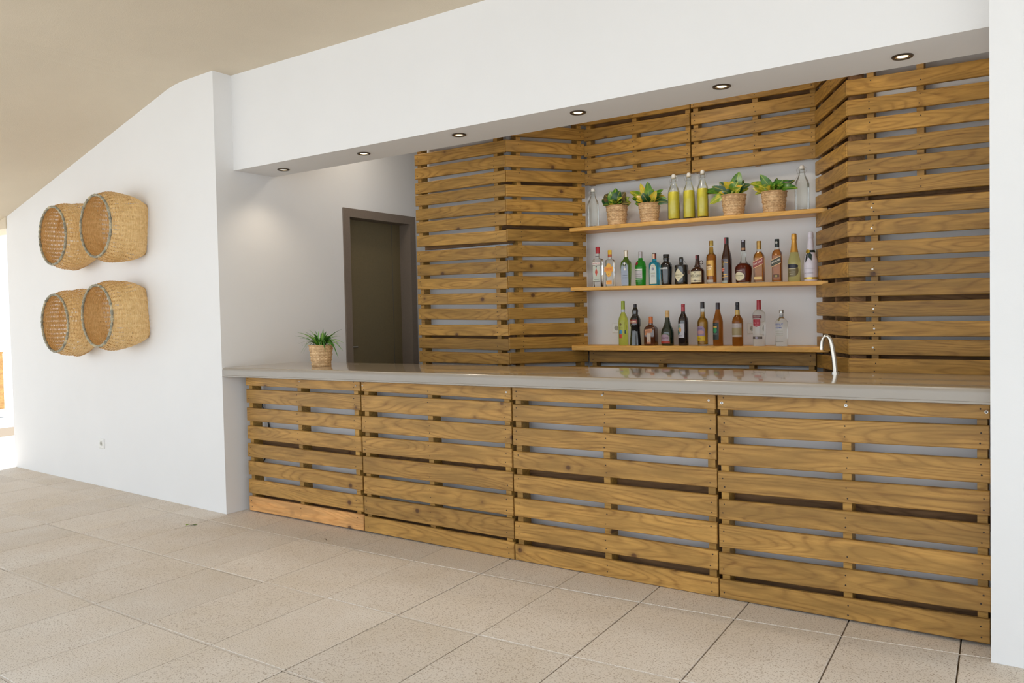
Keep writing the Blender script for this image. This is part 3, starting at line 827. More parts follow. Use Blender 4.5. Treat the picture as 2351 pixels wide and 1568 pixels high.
# 1 tall square clear bottle
b = Bottle('tall square clear gin bottle with a red cap, first on the middle shelf', GS2, 1360, 1387.5, 567, 657, 1, square=1, flatness=.8)
b.body([(657, 26), (656, 27.5), (597, 27.5), (594, 24), (592, 10, 2.5), (588, 9.5, 2), (580, 9.5, 2)], L_CLEAR)
b.lathe('cap', [(582, 10.5, 2), (568, 10.5, 2), (567, 9.5, 2)], RED)
b.patch('neck_band', 588.5, 587.3, 9.5, BLK)
b.patch('label', 602, 607.5, 18.5, WHT); b.text('BEEFEATER', 604.8, 3.4, 17, RED)
b.patch('label', 610, 644, 17, paint('c2c8bb'))
b.patch('emblem', 614, 634, 6.5, paint('c2472e'), 'diamond', e=.0015); b.patch('emblem', 610.5, 613.5, 3, BLK, 'ellipse', e=.0015)
b.patch('label_line', 645, 645.8, 19, BLK); b.text('LONDON DRY GIN', 640.5, 2, 12, paint('5a5a52'))
# 2 yellow cap
b = Bottle('clear flask-shaped gin bottle with a yellow cap and yellow oval label', GS2, 1388, 1414.5, 574.3, 657.3, 1, square=1, flatness=.62)
b.body([(657.3, 26), (656, 27), (601, 27), (597, 24), (594, 12, 2.6), (590.5, 9.5, 2), (586, 9, 2)], L_CLEAR)
b.lathe('cap', [(584.5, 10, 2), (575, 10, 2), (574.3, 9, 2)], paint('d8ae2a', .35)); b.lathe('cap_band', [(590, 10.1, 2), (584.3, 10.1, 2)], paint('b0552a'))
b.patch('label', 604, 635.5, 16, paint('e39a3f'), 'ellipse'); b.patch('label', 605.5, 634, 14.5, paint('e8b23c'), 'ellipse', e=.0012)
b.patch('label_band', 612.5, 623.5, 22, paint('e8a23a'), e=.0017); b.text("GORDON'S", 618, 6, 16.5, paint('d8402a'), e=.0023)
b.patch('emblem', 627, 631, 2.6, paint('5a4a18'), 'diamond', e=.0018)
b.patch('label', 643.5, 652, 14, paint('e8a23a')); b.text('DRY GIN', 645.3, 2, 10, paint('d8402a'))
# 3 green, silver grey front with a key
b = Bottle('olive green gin bottle with a silver front panel and a key emblem', GS2, 1424.2, 1452, 574.8, 656, 1, square=1, flatness=.75)
b.body([(656, 23), (654, 24), (625, 27), (606, 28), (601, 26), (597, 18, 3), (593, 11, 2), (589, 9.6, 2)], L_OLIVE)
b.lathe('capsule', [(591, 10, 2), (580, 9.6, 2), (576.5, 11, 2), (574.8, 10, 2)], paint('c0b4a2', .25, .5))
b.patch('label', 601, 655, 17.5, paint('7c8088', .3, .5), 'arch'); 
b.patch('key_emblem', 600.5, 610.5, 8.5, BLK, 'diamond', e=.0015); b.patch('key_emblem', 601.8, 609, 6.2, WHT, 'diamond', e=.0021)
b.patch('key_emblem', 609.5, 617, 1.0, WHT, e=.0018); b.patch('key_emblem', 616, 620.5, 4, WHT, e=.0018, x0=.7)
b.text('LONDON', 632, 2.6, 12, paint('5b5f63')); b.text('DRY GIN', 637, 2.2, 11, paint('5b5f63'))
# 4 bright green
b = Bottle('bright green gin bottle with a grey label and red wax seal', GS2, 1458.6, 1484.2, 577.7, 655, 1)
b.body([(655, 22.5), (653, 23.5), (625, 25), (616, 25.2), (613.5, 26.2), (611, 25), (604, 23), (599.5, 18), (597, 11), (591, 9.4)], L_GREEN)
b.lathe('capsule', [(592.3, 9.8), (583, 9.8), (582, 9.2), (580, 9.6), (578.4, 9.4), (577.7, 7.5)], paint('aaa5a8', .3, .3))
b.patch('label', 620.5, 638, 21, GRY, x0=-2); b.patch('label_band', 617.2, 619, 21, WHT, x0=-2); b.patch('label_band', 639.4, 641.2, 21, WHT, x0=-2)
b.patch('wax_seal', 600.3, 608.6, 8, paint('8e1730', .3), 'ellipse', x0=-5, e=.001)
b.text('Tanqueray', 629, 3.2, 15, paint('55555c'), x0=-2); b.text('LONDON DRY GIN', 634, 2, 13, paint('6b6b72'), x0=-2); b.text('IMPORTED', 644.7, 1.8, 13, paint('b8d0a8'), x0=-2)
# 5 blue
b = Bottle('sky blue square gin bottle with a tall white arched label', GS2, 1489, 1517.5, 581.8, 654, 1, square=1, flatness=.8)
b.body([(654, 27), (652.5, 28), (607, 28), (603, 25), (600, 14, 2.6), (597, 10.5, 2), (594, 9.6, 2)], L_BLUE)
b.lathe('cap', [(595, 10, 2), (583, 9.8, 2), (581.8, 9.5, 2)], BLK); b.patch('tax_strip', 583.2, 594.5, 5.4, paint('d7b9a0'), rpx=10); b.patch('tax_strip', 583.2, 594.5, 2, paint('a0452e'), x0=3.3, rpx=10)
b.patch('label', 605.3, 650.3, 16, paint('d8d4a8'), 'arch'); b.patch('label', 606.5, 649, 13.4, paint('c5cbc4'), 'arch', e=.0012)
b.text('BOMBAY', 610, 2.2, 10, paint('b06a4a'), e=.002); b.patch('portrait', 613.5, 620.5, 6, paint('8a8798'), 'ellipse', e=.0017); b.text('SAPPHIRE', 626.5, 2, 10, paint('8c8a52'), e=.002)
b.text('LONDON', 631, 1.6, 8, paint('7d6b76'), e=.002); b.text('DRY GIN', 634, 1.6, 8, paint('7d6b76'), e=.002)
# 6 black
b = Bottle('broad shouldered black gin bottle with white lettering', GS2, 1517, 1544, 584, 653, 1)
b.body([(653, 23), (651, 24), (630, 26), (614, 27.3), (607, 25.5), (603, 20), (601, 14.5), (597, 13), (594.5, 15.5), (592, 15), (590.5, 13.6)], G_BLACK)
b.lathe('cap', [(590.4, 14.6), (585, 14.8), (584, 13.5)], BLK)
b.text('BULLDOG', 615.6, 3.7, 19.5, paint('f2f2ee'), x0=-2.5, bold=.03); b.text('LONDON DRY GIN', 646, 1.6, 10, paint('6a6a6a'), x0=-2)
# 7 black apothecary
b = Bottle('squat black apothecary gin bottle with a cream diamond label and hanging tag', GS2, 1549.5, 1580, 590, 652, 1)
b.body([(652, 29), (650.5, 30), (611, 30.5), (608.3, 29.5), (607.3, 25), (606.8, 11), (604, 9.3), (599, 9.3)], G_BLACK)
b.lathe('stopper', [(600, 9.8), (593, 10), (591, 9), (590, 5)], G_BLACK)
b.patch('label', 616, 645.5, 26, CRM, 'diamond', x0=-2, e=.0009); b.text("HENDRICK'S", 630.5, 3.2, 18, paint('6e6444'), x0=-2); b.text('GIN', 636, 2.6, 7, paint('6e6444'), x0=-2)
g = Geo(); r_b = b.rad(b.z(620)); zt_ = b.z(593)
g.tube([(.012, -.006, zt_), (.03, -.012, b.z(600)), (.047, -.014, b.z(606)), (r_b + .010, -.012, b.z(615)), (r_b + .014, -.012, b.z(622))], .0009, 5); g.obj('tag_string', BLK, b.root)
g = Geo(); g.prism([(r_b + .007, -.013), (r_b + .021, -.013), (r_b + .021, -.0115), (r_b + .007, -.0115)], b.z(629), b.z(621)); g.obj('tag', paint('6b4a34'), b.root)
# 8 brown jug
b = Bottle('squat dark brown jug bottle with a ring handle and wide cream label', GS2, 1586, 1617.5, 586, 650.3, 1)
b.body([(650.3, 29), (649, 31), (622, 31.3), (618, 29), (615, 24), (612, 15), (609.5, 14.6), (607.5, 12), (604, 10.5), (597, 9)], G_BROWN)
b.lathe('cap', [(597.5, 8.8), (587, 8.8), (586, 8)], paint('30151a')); b.patch('tax_strip', 587, 594, 3.6, paint('b03a40'), x0=-2, rpx=9)
g = Geo(); cxh = 8.9 * b.mpp; zh = b.z(602.4); g.tube([(cxh + .0128 * math.cos(t * math.pi / 10), 0, zh + .0128 * math.sin(t * math.pi / 10)) for t in range(21)], .0030, 8); g.obj('ring_handle', G_BROWN, b.root, True)
b.patch('label', 621.8, 646, 29, CRM, x0=-.5); b.text('BOTIL CANA', 631.2, 4.6, 25, BLK, e=.0016); b.text('1890', 625, 2, 5, BLK); b.text('RUM  LIQUEUR', 634.7, 1.6, 14, paint('5c5545'))
b.patch('label_emblem', 640.7, 644.5, 7, paint('6e675a'), 'ellipse', e=.0012); b.patch('label_line', 642.2, 643, 24, paint('6e675a'), e=.001)
# 9 gold label rum
b = Bottle('amber rum bottle with a shining gold label and gold screw cap', GS2, 1622, 1646, 552.8, 650, 1)
b.body([(650, 22.5), (648, 23.8), (590, 23.8), (585, 21), (582, 14), (579, 10.8), (565, 9.6)], G_CLEAR)
b.lathe('liquid', [(646.5, 20), (646, 22), (590, 22.2), (585, 19.6), (583.5, 17)], liquid('rum_spirit', (.66, .22, .02), .8)); b.lathe('liquid', [(583.4, 13), (579, 9.6), (567, 8.6)], L_GOLD)
b.lathe('cap', [(565.3, 10), (553.5, 9.8), (552.8, 9)], paint('b59c50', .3, .6)); b.patch('tax_strip', 553.4, 564.6, 2.5, paint('8a3030'), x0=-4.0, rpx=10)
b.patch('label', 597.3, 632.5, 20.5, GLD, 'rect', x0=-1.5, e=.001); b.text('HAVANA', 611.6, 3.2, 15, paint('efe6d6'), x0=-2, e=.0019); b.text('Club', 615.6, 4, 10, paint('efe6d6'), x0=-2, e=.0019, bold=.02)
b.patch('emblem', 606.5, 609.5, 9, paint('7a5020'), 'ellipse', x0=-2, e=.0015); b.patch('label', 640.8, 646.5, 16.5, paint('a9a49a'), x0=-1)
# 10 tall dark rum
b = Bottle('tallest dark rum bottle of the middle shelf, with a red club emblem', GS2, 1657, 1681, 545, 648.6, 1)
b.body([(648.6, 23), (647, 24), (595, 24), (588, 22.5), (578, 17.5), (568, 12.5), (560, 10)], G_BROWN)
b.lathe('capsule', [(561, 10.2), (546, 9.8), (545, 9.2)], paint('1b2524')); b.patch('tax_strip', 546, 558.8, 4.2, paint('a3454c'), x0=-2.4, rpx=10.2)
b.patch('emblem', 613.5, 621.5, 9, paint('b8402e'), 'ellipse', x0=-5.5, e=.001); b.text('HAVANA', 614.6, 2.4, 10, paint('e3d3b8'), x0=-5.2, e=.0018); b.text('Club', 619, 3.2, 8, paint('e3d3b8'), x0=-5.2, e=.0018)
b.patch('gold_band', 600.5, 602, 14, GLD, x0=-1, slope=-.15); b.text('7', 606, 5, 3, paint('c8b86a'), x0=-4, e=.0015); b.patch('gold_band', 627, 630, 12, GLD, 'diamond', x0=-1); b.patch('gold_band', 633, 634.2, 14, GLD, x0=-1, slope=.12)
b.patch('label', 642, 647.3, 16, paint('9aa39a'), x0=-3); b.text('ANEJO', 596, 4, 9, paint('6a6a80'), x0=-2)
# 11 cognac
b = Bottle('bulbous red brown cognac bottle with a long clear neck', GS2, 1687.6, 1727.2, 551, 648.2, 1)
b.body([(648.2, 33), (646, 35), (625, 39), (617, 39.6), (611, 37), (606, 29), (603, 19), (598, 13.5), (588, 11.2), (576, 9.6)], G_CLEAR)
b.lathe('liquid', [(645.5, 31), (644.5, 33.5), (625, 37.6), (617, 38.2), (611, 35.4), (606.3, 28), (603.5, 19)], L_RED)
b.lathe('capsule', [(576.3, 10), (563, 9.4), (552, 9.8), (551, 9)], paint('241a20', .35)); b.lathe('capsule_band', [(574, 10.2), (569, 9.9)], paint('a37a58', .3, .4)); b.patch('capsule_top', 551.3, 556, 6, paint('a7a5b4'), x0=1, rpx=9.9)
b.patch('label', 623.5, 642.5, 26, CRM, 'ellipse', x0=-5.4, e=.001); b.text('COURVOISIER', 631.5, 2.4, 19, paint('5b6040'), x0=-5.4, e=.0018); b.text('V.S.', 636.5, 2.6, 6, paint('7b7440'), x0=-5.4, e=.0018); b.text('Cognac', 620.3, 3.6, 14, paint('d8c8c0'), x0=-4)
# 12 red label
b = Bottle('square amber whisky bottle with a slanted red label', GS2, 1729, 1757.5, 553.3, 645.6, 1, square=1, flatness=.85)
b.body([(645.6, 27), (644, 28), (590, 28), (584, 25), (577, 14, 3), (574, 10.3, 2), (571, 9.8, 2)], G_CLEAR)
b.lathe('liquid', [(643, 25), (642, 26.3), (590, 26.3), (584, 23.2), (577.3, 13, 3)], L_AMBER)
b.lathe('cap', [(571.8, 10.4, 2), (565, 10.4, 2), (564, 9.8, 2), (561, 10.4, 2), (554.5, 10.2, 2), (553.3, 9.4, 2)], paint('b08a48', .3, .5))
b.patch('label', 594.5, 608.5, 21.5, paint('8f2a22', .4), slope=.44, e=.001); b.patch('label_border', 594, 595.6, 21.5, paint('e0b882'), slope=.44, e=.0014); b.patch('label_border', 608.4, 610, 21.5, paint('e0b882'), slope=.44, e=.0014)
b.text('Red Label', 600.8, 5, 19, paint('e8cfc0'), slope=.44, e=.0018, bold=.015); b.text('JOHNNIE WALKER', 606, 1.6, 15, paint('c07a62'), slope=.44, e=.0018)
b.patch('label', 632.6, 638.6, 17.5, paint('d9bb76'), e=.001)
# 13 black label
b = Bottle('square amber whisky bottle with a slanted black label', GS2, 1771.5, 1798, 549, 644.2, 1, square=1, flatness=.85)
b.body([(644.2, 25), (642.5, 26.5), (586, 26.5), (579, 24), (572, 14, 3), (569.5, 10.3, 2), (566, 9.8, 2)], G_CLEAR)
b.lathe('liquid', [(641.5, 24), (640.5, 25), (586, 25), (579, 22.5), (572.2, 14, 3)], liquid('copper_spirit', (.74, .25, .025), .82))
b.lathe('cap', [(566.7, 10.6, 2), (550, 10.4, 2), (549, 9.8, 2)], paint('16211e', .35)); b.patch('cap_mark', 554, 560, 5, paint('b5b4ae'), 'ellipse', rpx=10.6)
b.patch('label', 591, 605.5, 20.5, paint('2b2a18'), slope=.42, e=.001); b.patch('label_border', 590.5, 592.1, 20.5, paint('e0b882'), slope=.42, e=.0014); b.patch('label_border', 605.4, 607, 20.5, paint('e0b882'), slope=.42, e=.0014)
b.text('BLACK LABEL', 597.6, 4.2, 18.5, paint('e8e0d0'), slope=.42, e=.0018, bold=.02); b.text('AGED 12 YEARS', 602.6, 1.5, 13, paint('b0a884'), slope=.42, e=.0018)
b.patch('emblem', 580.5, 585.5, 5, paint('d8a070'), 'diamond', e=.001); b.patch('label', 627, 633.5, 13, paint('5b3a1e'), e=.001); b.patch('emblem', 628.5, 632.5, 4, paint('a89a50'), e=.0015)
# 14 sparkling wine, gold foil
b = Bottle('pale green sparkling wine bottle with gold foil and an olive oval label', GS2, 1809.8, 1838, 536.5, 642.6, 1)
b.body([(642.6, 25), (640.5, 27.5), (603, 28), (596, 27), (588, 22.5), (577, 17), (566, 13)], L_PALE)
b.lathe('foil', [(577.5, 17.8), (566, 13.8), (556, 11.2), (550.5, 10.8), (549, 12.2), (541, 11.8), (537.5, 11), (536.5, 8)], paint('cf9a45', .32, .5))
b.patch('label', 604, 631.5, 27, paint('6f6440', .35), 'lens', x0=-.5, e=.001); b.patch('label', 604, 613, 25, paint('1f1f2b'), 'lens', x0=-.5, e=.0016); b.text('CAVA', 609, 3, 10, paint('3f3f52'), e=.0022)
b.patch('label_line', 613.5, 614.6, 16, CRM, x0=-2, e=.0018); b.patch('label_line', 621, 621.8, 13, CRM, x0=-2, e=.0018); b.text('BRUT', 626, 2.2, 9, CRM, x0=-2, e=.0018)
# 15 white champagne with bow
b = Bottle('white champagne bottle with black bow and gold seal at the right of the middle shelf', GS2, 1846.5, 1877, 532, 640.5, 1)
b.body([(640.5, 28), (638, 29.5), (605, 30.5), (596, 29), (588, 25), (578, 19), (566, 14.5), (550, 11.8), (546, 11.6), (545, 12.8), (536, 12.2), (533, 11), (532, 8)], G_WHITE)
b.lathe('foil_band', [(636, 30.1), (631.5, 30.4)], paint('c6a94e', .3, .5)); b.text('MOET & CHANDON', 622.5, 2.0, 20, paint('77757e'), x0=-2); b.patch('label_line', 612.5, 613, 24, paint('9a98a2'))
b.lathe('ribbon', [(577.5, 20), (572.5, 17.6)], paint('10201f', .35), cap=False, grow=.0008)
b.patch('ribbon_tail', 578, 595, 5, paint('10201f', .35), slope=2.0, x0=-6, e=.002, ncol=4); b.patch('ribbon_tail', 579, 592, 7, paint('16302c', .35), slope=-1.1, x0=1.5, e=.003, ncol=4)
b.patch('gold_seal', 571, 579.5, 9.5, paint('b89a30', .3, .5), 'ellipse', x0=-4, e=.005); b.text('M&C', 575.2, 2.6, 5, paint('6d5a14'), x0=-4, e=.0056)

# ---- lowest shelf
b = Bottle('yellow green wine bottle with lime capsule, first on the lowest shelf', GS3, 1420.3, 1443.2, 691, 790.6, 2)
b.body([(790.6, 21), (788.5, 22.4), (738, 22.8), (730, 20.5), (723, 15), (718, 9.4), (709, 8.8)], L_LIME)
b.lathe('capsule', [(710, 9.2), (693, 8.8), (691.8, 8.8), (691, 8)], paint('98a81e', .35)); b.lathe('neck_band', [(716, 9.9), (709.8, 9.4)], paint('b9bfc9'))
b.patch('label', 755.5, 764.2, 7.6, paint('2f86b8', .35), 'arch', x0=-1.5); b.patch('label', 765.5, 774.5, 7.6, paint('c23a24'), x0=-1.5); b.patch('emblem', 741, 746, 5.5, paint('6b5a20'), 'ellipse', x0=-1.5)
b.patch('label', 756, 764, 3, paint('3a5a62'), x0=9); b.text('VINHO VERDE', 751, 1.8, 9, paint('7b8a20'), x0=-1.5)
b = Bottle('black fluted liqueur bottle shaped with a round bulb below the neck', GS3, 1446, 1473, 698, 790.8, 2)
g_ = [(790.8, 27), (780, 25.5), (765, 22.5), (750, 21.6), (747.5, 23.8), (743, 24.6), (732, 24.2), (727, 20), (722.5, 14), (718, 13.2), (714, 14.6), (710, 13), (707.5, 9), (705, 7.6)]
o = b.body(g_, G_BLACK, seg=64)
for vt in o.data.vertices:     # flutes of the skirt
    if vt.co.z < b.z(752):
        a = math.atan2(vt.co.y, vt.co.x); f = 1 + .035 * math.cos(10 * a) * min(1, (b.z(752) - vt.co.z) / .05)
        vt.co.x *= f; vt.co.y *= f
b.lathe('cap', [(706.5, 7.8), (699, 7.6), (698, 6.6)], paint('2a2730', .35)); b.patch('label', 733, 741.5, 19, paint('8e2e22', .3), x0=-1); b.text('SANDEMAN', 737.3, 4, 15, paint('f0d8b8'), x0=-1, bold=.02); b.text('RUBY PORTO', 744.8, 2, 12, paint('b8b8c0'), x0=-1)
b = Bottle('short square brown orange-liqueur bottle with an orange cap and ribbon label', GS3, 1477.6, 1512.4, 726.8, 791.2, 2, square=1, flatness=.85)
b.body([(791.2, 32), (789, 34.8), (757, 34.8), (752, 32), (748, 25, 4), (745, 13, 2.6), (742, 10, 2)], dark_glass('amber_brown_glass', (.075, .022, .008)))
b.lathe('cap', [(744.5, 10, 2), (737, 9.9, 2), (736.5, 9.6, 2), (728, 9.7, 2), (726.8, 9, 2)], paint('c4661f', .35))
b.patch('ribbon', 754.8, 763, 17, paint('c98a5c', .4), x0=-1, slope=.1); b.patch('ribbon_tail', 760, 768, 4, paint('b8733f'), x0=-7.5, slope=.6, e=.0012); b.text('COINTREAU', 759, 2.8, 14, paint('7b2c12'), x0=-1, slope=.1)
b.patch('label', 763.5, 786.5, 9, paint('c7b6a6'), x0=-.3, e=.0011); b.text('L', 774, 14, 2, paint('9d8d80'), e=.0017); b.patch('label', 783, 787, 9.4, paint('b5805a'), x0=-.3, e=.0016)
b = Bottle('dark green cream-liqueur bottle with a pale cork-coloured cap', GS3, 1518.2, 1548, 712.9, 792, 2)
b.body([(792, 28), (790, 29.5), (764, 29.8), (758, 28), (752, 23), (745, 16.5), (737, 12), (728, 9.3)], G_DGREEN)
b.lathe('cap', [(728.6, 10), (722, 9.8), (721.3, 9.2), (720.5, 9.8), (714, 9.6), (712.9, 8.8)], paint('cda870'))
b.patch('label', 764.2, 786.8, 24, paint('5c6a48'), 'arch', x0=-1.5); b.patch('label', 766.2, 786, 21, paint('a48a9a'), 'arch', x0=-1.5, e=.0012); b.patch('label_band', 782, 787, 24, paint('a33222'), x0=-1.5, e=.0016); b.text('BAILEYS', 774.5, 3.4, 17, paint('5b3550'), x0=-1.5, e=.002)
b = Bottle('dark red wine bottle with a red capsule and a pale artwork label', GS3, 1557, 1582, 697.8, 792.6, 2)
b.body([(792.6, 22.6), (790.5, 24), (737, 24.2), (731, 22), (724, 15), (719, 10), (714, 8.9)], dark_glass('wine_dark_glass', (.010, .006, .008)))
b.lathe('capsule', [(716, 9.2), (705, 8.8), (703.5, 8.6), (703, 9.2), (698.6, 9), (697.8, 8.2)], paint('a8323a', .35))
b.patch('label', 742.5, 774.7, 18.5, paint('b9b6c0'), x0=-3); b.patch('label_print', 743, 757, 11, paint('7d9a8c'), 'diamond', x0=-6.5, e=.0014); b.patch('label_print', 751, 762, 6, paint('d09a58'), 'ellipse', x0=-3.2, e=.0017); b.patch('label_print', 757, 768, 8, paint('3f6a5e'), 'ellipse', x0=-8.5, e=.0014)
b.text('VINHO', 770, 3, 10, paint('55505c'), x0=-3, e=.0016)
b = Bottle('golden liqueur bottle with a bright yellow label band and black cap', GS3, 1601.3, 1626.6, 693, 792.8, 2)
b.body([(792.8, 23.8), (790.5, 25), (740, 25.2), (734, 22.5), (729, 14), (726, 11.2), (707, 9.8)], G_CLEAR)
b.lathe('liquid', [(790, 21), (789, 23.4), (740, 23.6), (734, 21), (729, 12.5), (726, 9.8), (716, 9)], L_GOLD)
b.lathe('cap', [(708.2, 10), (694, 9.7), (693, 9)], paint('2d282b', .35))
b.patch('label', 747.5, 771, 21, paint('8f7a96'), 'arch', x0=-2); b.patch('label_print', 758, 766, 17, paint('b88a86'), 'ellipse', x0=-1, e=.0014); b.patch('label_band', 771, 781.5, 21.5, paint('c9a80f'), x0=-2, e=.0011); b.text('MEL', 776, 3.6, 9, paint('7b6a10'), x0=-3, e=.0019); b.text('LICOR', 753.5, 2.6, 10, paint('4f3c78'), x0=-2, e=.0019)
b = Bottle('brown liqueur bottle with a tapering neck and a black and green label', GS3, 1637, 1661, 695, 793.2, 2)
b.body([(793.2, 22.6), (791, 23.7), (738, 23.4), (732, 21.2), (722, 15), (714, 11), (709, 9.6)], L_DAMBER)
b.lathe('cap', [(709.8, 10), (696, 9.6), (695, 8.8)], paint('3a3036', .35))
b.patch('label', 740.8, 778.8, 17, paint('1d2420'), x0=-3.2); b.patch('label_print', 748, 752, 9.6, paint('c9a03c'), x0=-3.6, e=.0013); b.patch('label_print', 752, 764, 9.6, paint('1e8a4e'), 'ellipse', x0=-3.6, e=.0016); b.text('BEIRAO', 766, 2, 11, paint('c8c8c0'), x0=-3.4, e=.0016); b.text('LICOR', 744.5, 1.8, 8, paint('6a7a8a'), x0=-3.4, e=.0016)
b = Bottle('amber dessert wine bottle with a wide white and sand label', GS3, 1681, 1707.2, 694, 793.8, 2)
b.body([(793.8, 23.6), (791.5, 25.5), (738, 26), (732, 23), (726, 16), (723, 11), (711, 9.4)], L_DAMBER)
b.lathe('capsule', [(712, 9.2), (702, 8.8), (701.3, 9.4), (694.8, 9), (694, 8.2)], paint('26262c', .35)); b.lathe('neck_glass', [(722.5, 11.2), (711.8, 9.8)], paint('c2a052', .25))
b.patch('label', 742.5, 773, 26.5, paint('b5aaa6'), x0=0); b.patch('label', 752, 769, 26.6, paint('9a8a64'), e=.0012); b.text('MOSCATEL', 748, 2.4, 14, paint('8a7f7c'), x0=-2, e=.0016); b.patch('label', 770, 772.6, 26.6, paint('c8b8a8'), e=.0014)
b = Bottle('big clear vodka bottle with a red cap and red shield label', GS3, 1728.5, 1757.8, 688.8, 794.3, 2)
b.body([(794.3, 27), (792, 28.6), (722, 29.3), (718, 27), (713, 18), (711, 10.6), (706, 9.8)], L_CLEAR)
b.lathe('capsule', [(710.5, 10.4), (690, 9.8), (688.8, 9)], paint('a32a34', .35))
b.patch('label_band', 724.2, 730.6, 23.5, paint('5a1620'), x0=-2); b.text('SMIRNOFF', 727.4, 3.8, 19, paint('e0c0bc'), x0=-2, e=.0015)
b.patch('label', 733, 750.5, 18, paint('9c1e2e'), 'shield', x0=-2); b.text('No. 21', 741.5, 4, 10, paint('d88a90'), x0=-2, e=.0015); b.text('VODKA', 746.5, 2, 10, paint('d88a90'), x0=-2, e=.0015)
b.patch('label_band', 772.5, 778, 24, paint('5f544c'), x0=-1); b.patch('emblem', 772.8, 777.8, 7, paint('a09ab0'), 'ellipse', x0=-2, e=.0013)
b = Bottle('short clear vodka bottle with blue lettering, last on the lowest shelf', GS3, 1780.2, 1809.5, 711, 795.8, 2)
b.body([(795.8, 27), (793, 29.3), (744, 29.3), (738, 27), (733, 20), (730.5, 12), (729, 9.8), (717, 9.2)], L_CLEAR)
b.lathe('cap', [(718.5, 10.8), (712, 10.8), (711, 9.6)], paint('b8b6b0', .25, .7)); b.lathe('neck_band', [(728.5, 9.6), (718.6, 9.4)], paint('c4c6c8')); b.patch('medallion', 731.5, 738, 5.6, paint('8a8264', .3, .4), 'ellipse', x0=-3.4, e=.001)
b.text('ABSOLUT', 745.3, 4.8, 20, paint('27489a'), x0=-3.2, bold=.03); b.text('VODKA', 752.8, 4.2, 15.5, paint('27489a'), x0=-3.6, bold=.03)
for vv in (758, 760.5, 763, 765.5, 768, 770.5): b.patch('fine_print', vv, vv + .7, 19, paint('8f8c7a'), x0=-2.5)
b.patch('label_line', 785.3, 786, 20, paint('6a665c'), x0=-3)

# ---- swing-top bottles on the top shelf
def swing(label, uL, uR, vt, vb, liq=None):
    b = Bottle(label, GS1, uL, uR, vt, vb, 0)
    w = uR - uL; Hh = vb - vt; f = lambda t: vt + Hh * t
    o = b.body([(f(1), w * .92), (f(.985), w), (f(.42), w), (f(.34), w * .86), (f(.25), w * .55), (f(.185), w * .42), (f(.13), w * .37), (f(.10), w * .43), (f(.075), w * .41)], G_CLEAR, cap=False)
    if liq:
        b.lathe('liquid', [(f(.955), w * .84), (f(.94), w * .90), (f(.42), w * .90), (f(liq), w * .78)], L_LEMON)
    b.lathe('glass_base', [(f(1), w * .90), (f(.975), w * .90), (f(.955), w * .5)], L_CLEAR)
    b.lathe('stopper', [(f(.085), w * .26), (f(.07), w * .36), (f(.02), w * .34), (f(0), w * .22)], paint('e6e3dc', .25))
    b.lathe('rubber_seal', [(f(.095), w * .36), (f(.075), w * .36)], paint('d9c8a8' if liq else 'c9c6bd'))
    g = Geo(); ww = w * b.mpp * .5
    for sgn in (-1, 1):
        g.tube([(sgn * ww * .62, -.004, b.z(f(.135))), (sgn * ww * .72, -.006, b.z(f(.09))), (sgn * ww * .40, -.004, b.z(f(.03))), (0, -.002, b.z(f(.018)))], .0011, 6)
        g.tube([(sgn * ww * .62, -.004, b.z(f(.135))), (sgn * ww * .50, -.010, b.z(f(.17))), (0, -ww * .52, b.z(f(.165)))], .0011, 6)
    g.tube([(-ww * .5, -.006, b.z(f(.17))), (-ww * .62, -.012, b.z(f(.24))), (-ww * .97, -.008, b.z(f(.34)))], .0009, 5)
    g.obj('wire_bail', M_STEEL, b.root, True)
    return b
swing('empty clear swing-top bottle at the left end of the top shelf', 1349.6, 1375.6, 433, 517)
swing('swing-top bottle of cloudy yellow lemonade, leftmost of the three together', 1533.6, 1561.8, 400.4, 501, .38)
swing('swing-top bottle of cloudy yellow lemonade, in the middle of the three together', 1568.8, 1596.6, 396.8, 498.6, .38)
swing('tallest-looking swing-top bottle of yellow lemonade, touched by croton leaves', 1600.8, 1627.2, 390.4, 495.8, .38)
swing('empty clear swing-top bottle at the right end of the top shelf', 1826, 1857.6, 380, 478.6)

# ------------------------------------------------------------------ woven things
def weave(rfun, z0, z1, rings, stakes, wid, thick, seg_per=2, axis_fun=None, stake_w=.5, amp=1.0, jitter=0.0):
    """open basket weave: flat weavers that pass in front of and behind the stakes. rfun(t, ang) -> radius, t in 0..1"""
    g = Geo(); nseg = stakes * seg_per
    dz = (z1 - z0) / rings
    for k in range(rings):
        t = (k + .5) / rings; z = z0 + dz * (k + .5)
        V = []; hw = dz * wid / 2
        for i in range(nseg):
            a = 2 * math.pi * i / nseg
            ph = math.cos(math.pi * i / seg_per + math.pi * k)
            r = rfun(t, a) + ph * thick * amp
            zz = z + (random.uniform(-1, 1) * jitter * dz)
            for (dr, dzz) in ((0, -hw), (thick * .6, 0), (0, hw)):
                V.append(((r + dr) * math.cos(a), (r + dr) * math.sin(a), zz + dzz))
        F = []
        for i in range(nseg):
            j = (i + 1) % nseg
            for q in range(2): F.append((i * 3 + q, j * 3 + q, j * 3 + q + 1, i * 3 + q + 1))
        g.add(V, F, k % 2)
    for i in range(stakes):
        a = 2 * math.pi * i / stakes; V = []; n = 14
        for q in range(n + 1):
            t = q / n; r = rfun(t, a); hw = stake_w * math.pi * r / stakes
            z = z0 + (z1 - z0) * t; tx, ty = -math.sin(a), math.cos(a)
            V += [(r * math.cos(a) - tx * hw, r * math.sin(a) - ty * hw, z), (r * math.cos(a) + tx * hw, r * math.sin(a) + ty * hw, z)]
        g.add(V, [(q * 2, q * 2 + 1, q * 2 + 3, q * 2 + 2) for q in range(n)], 0)
    return g

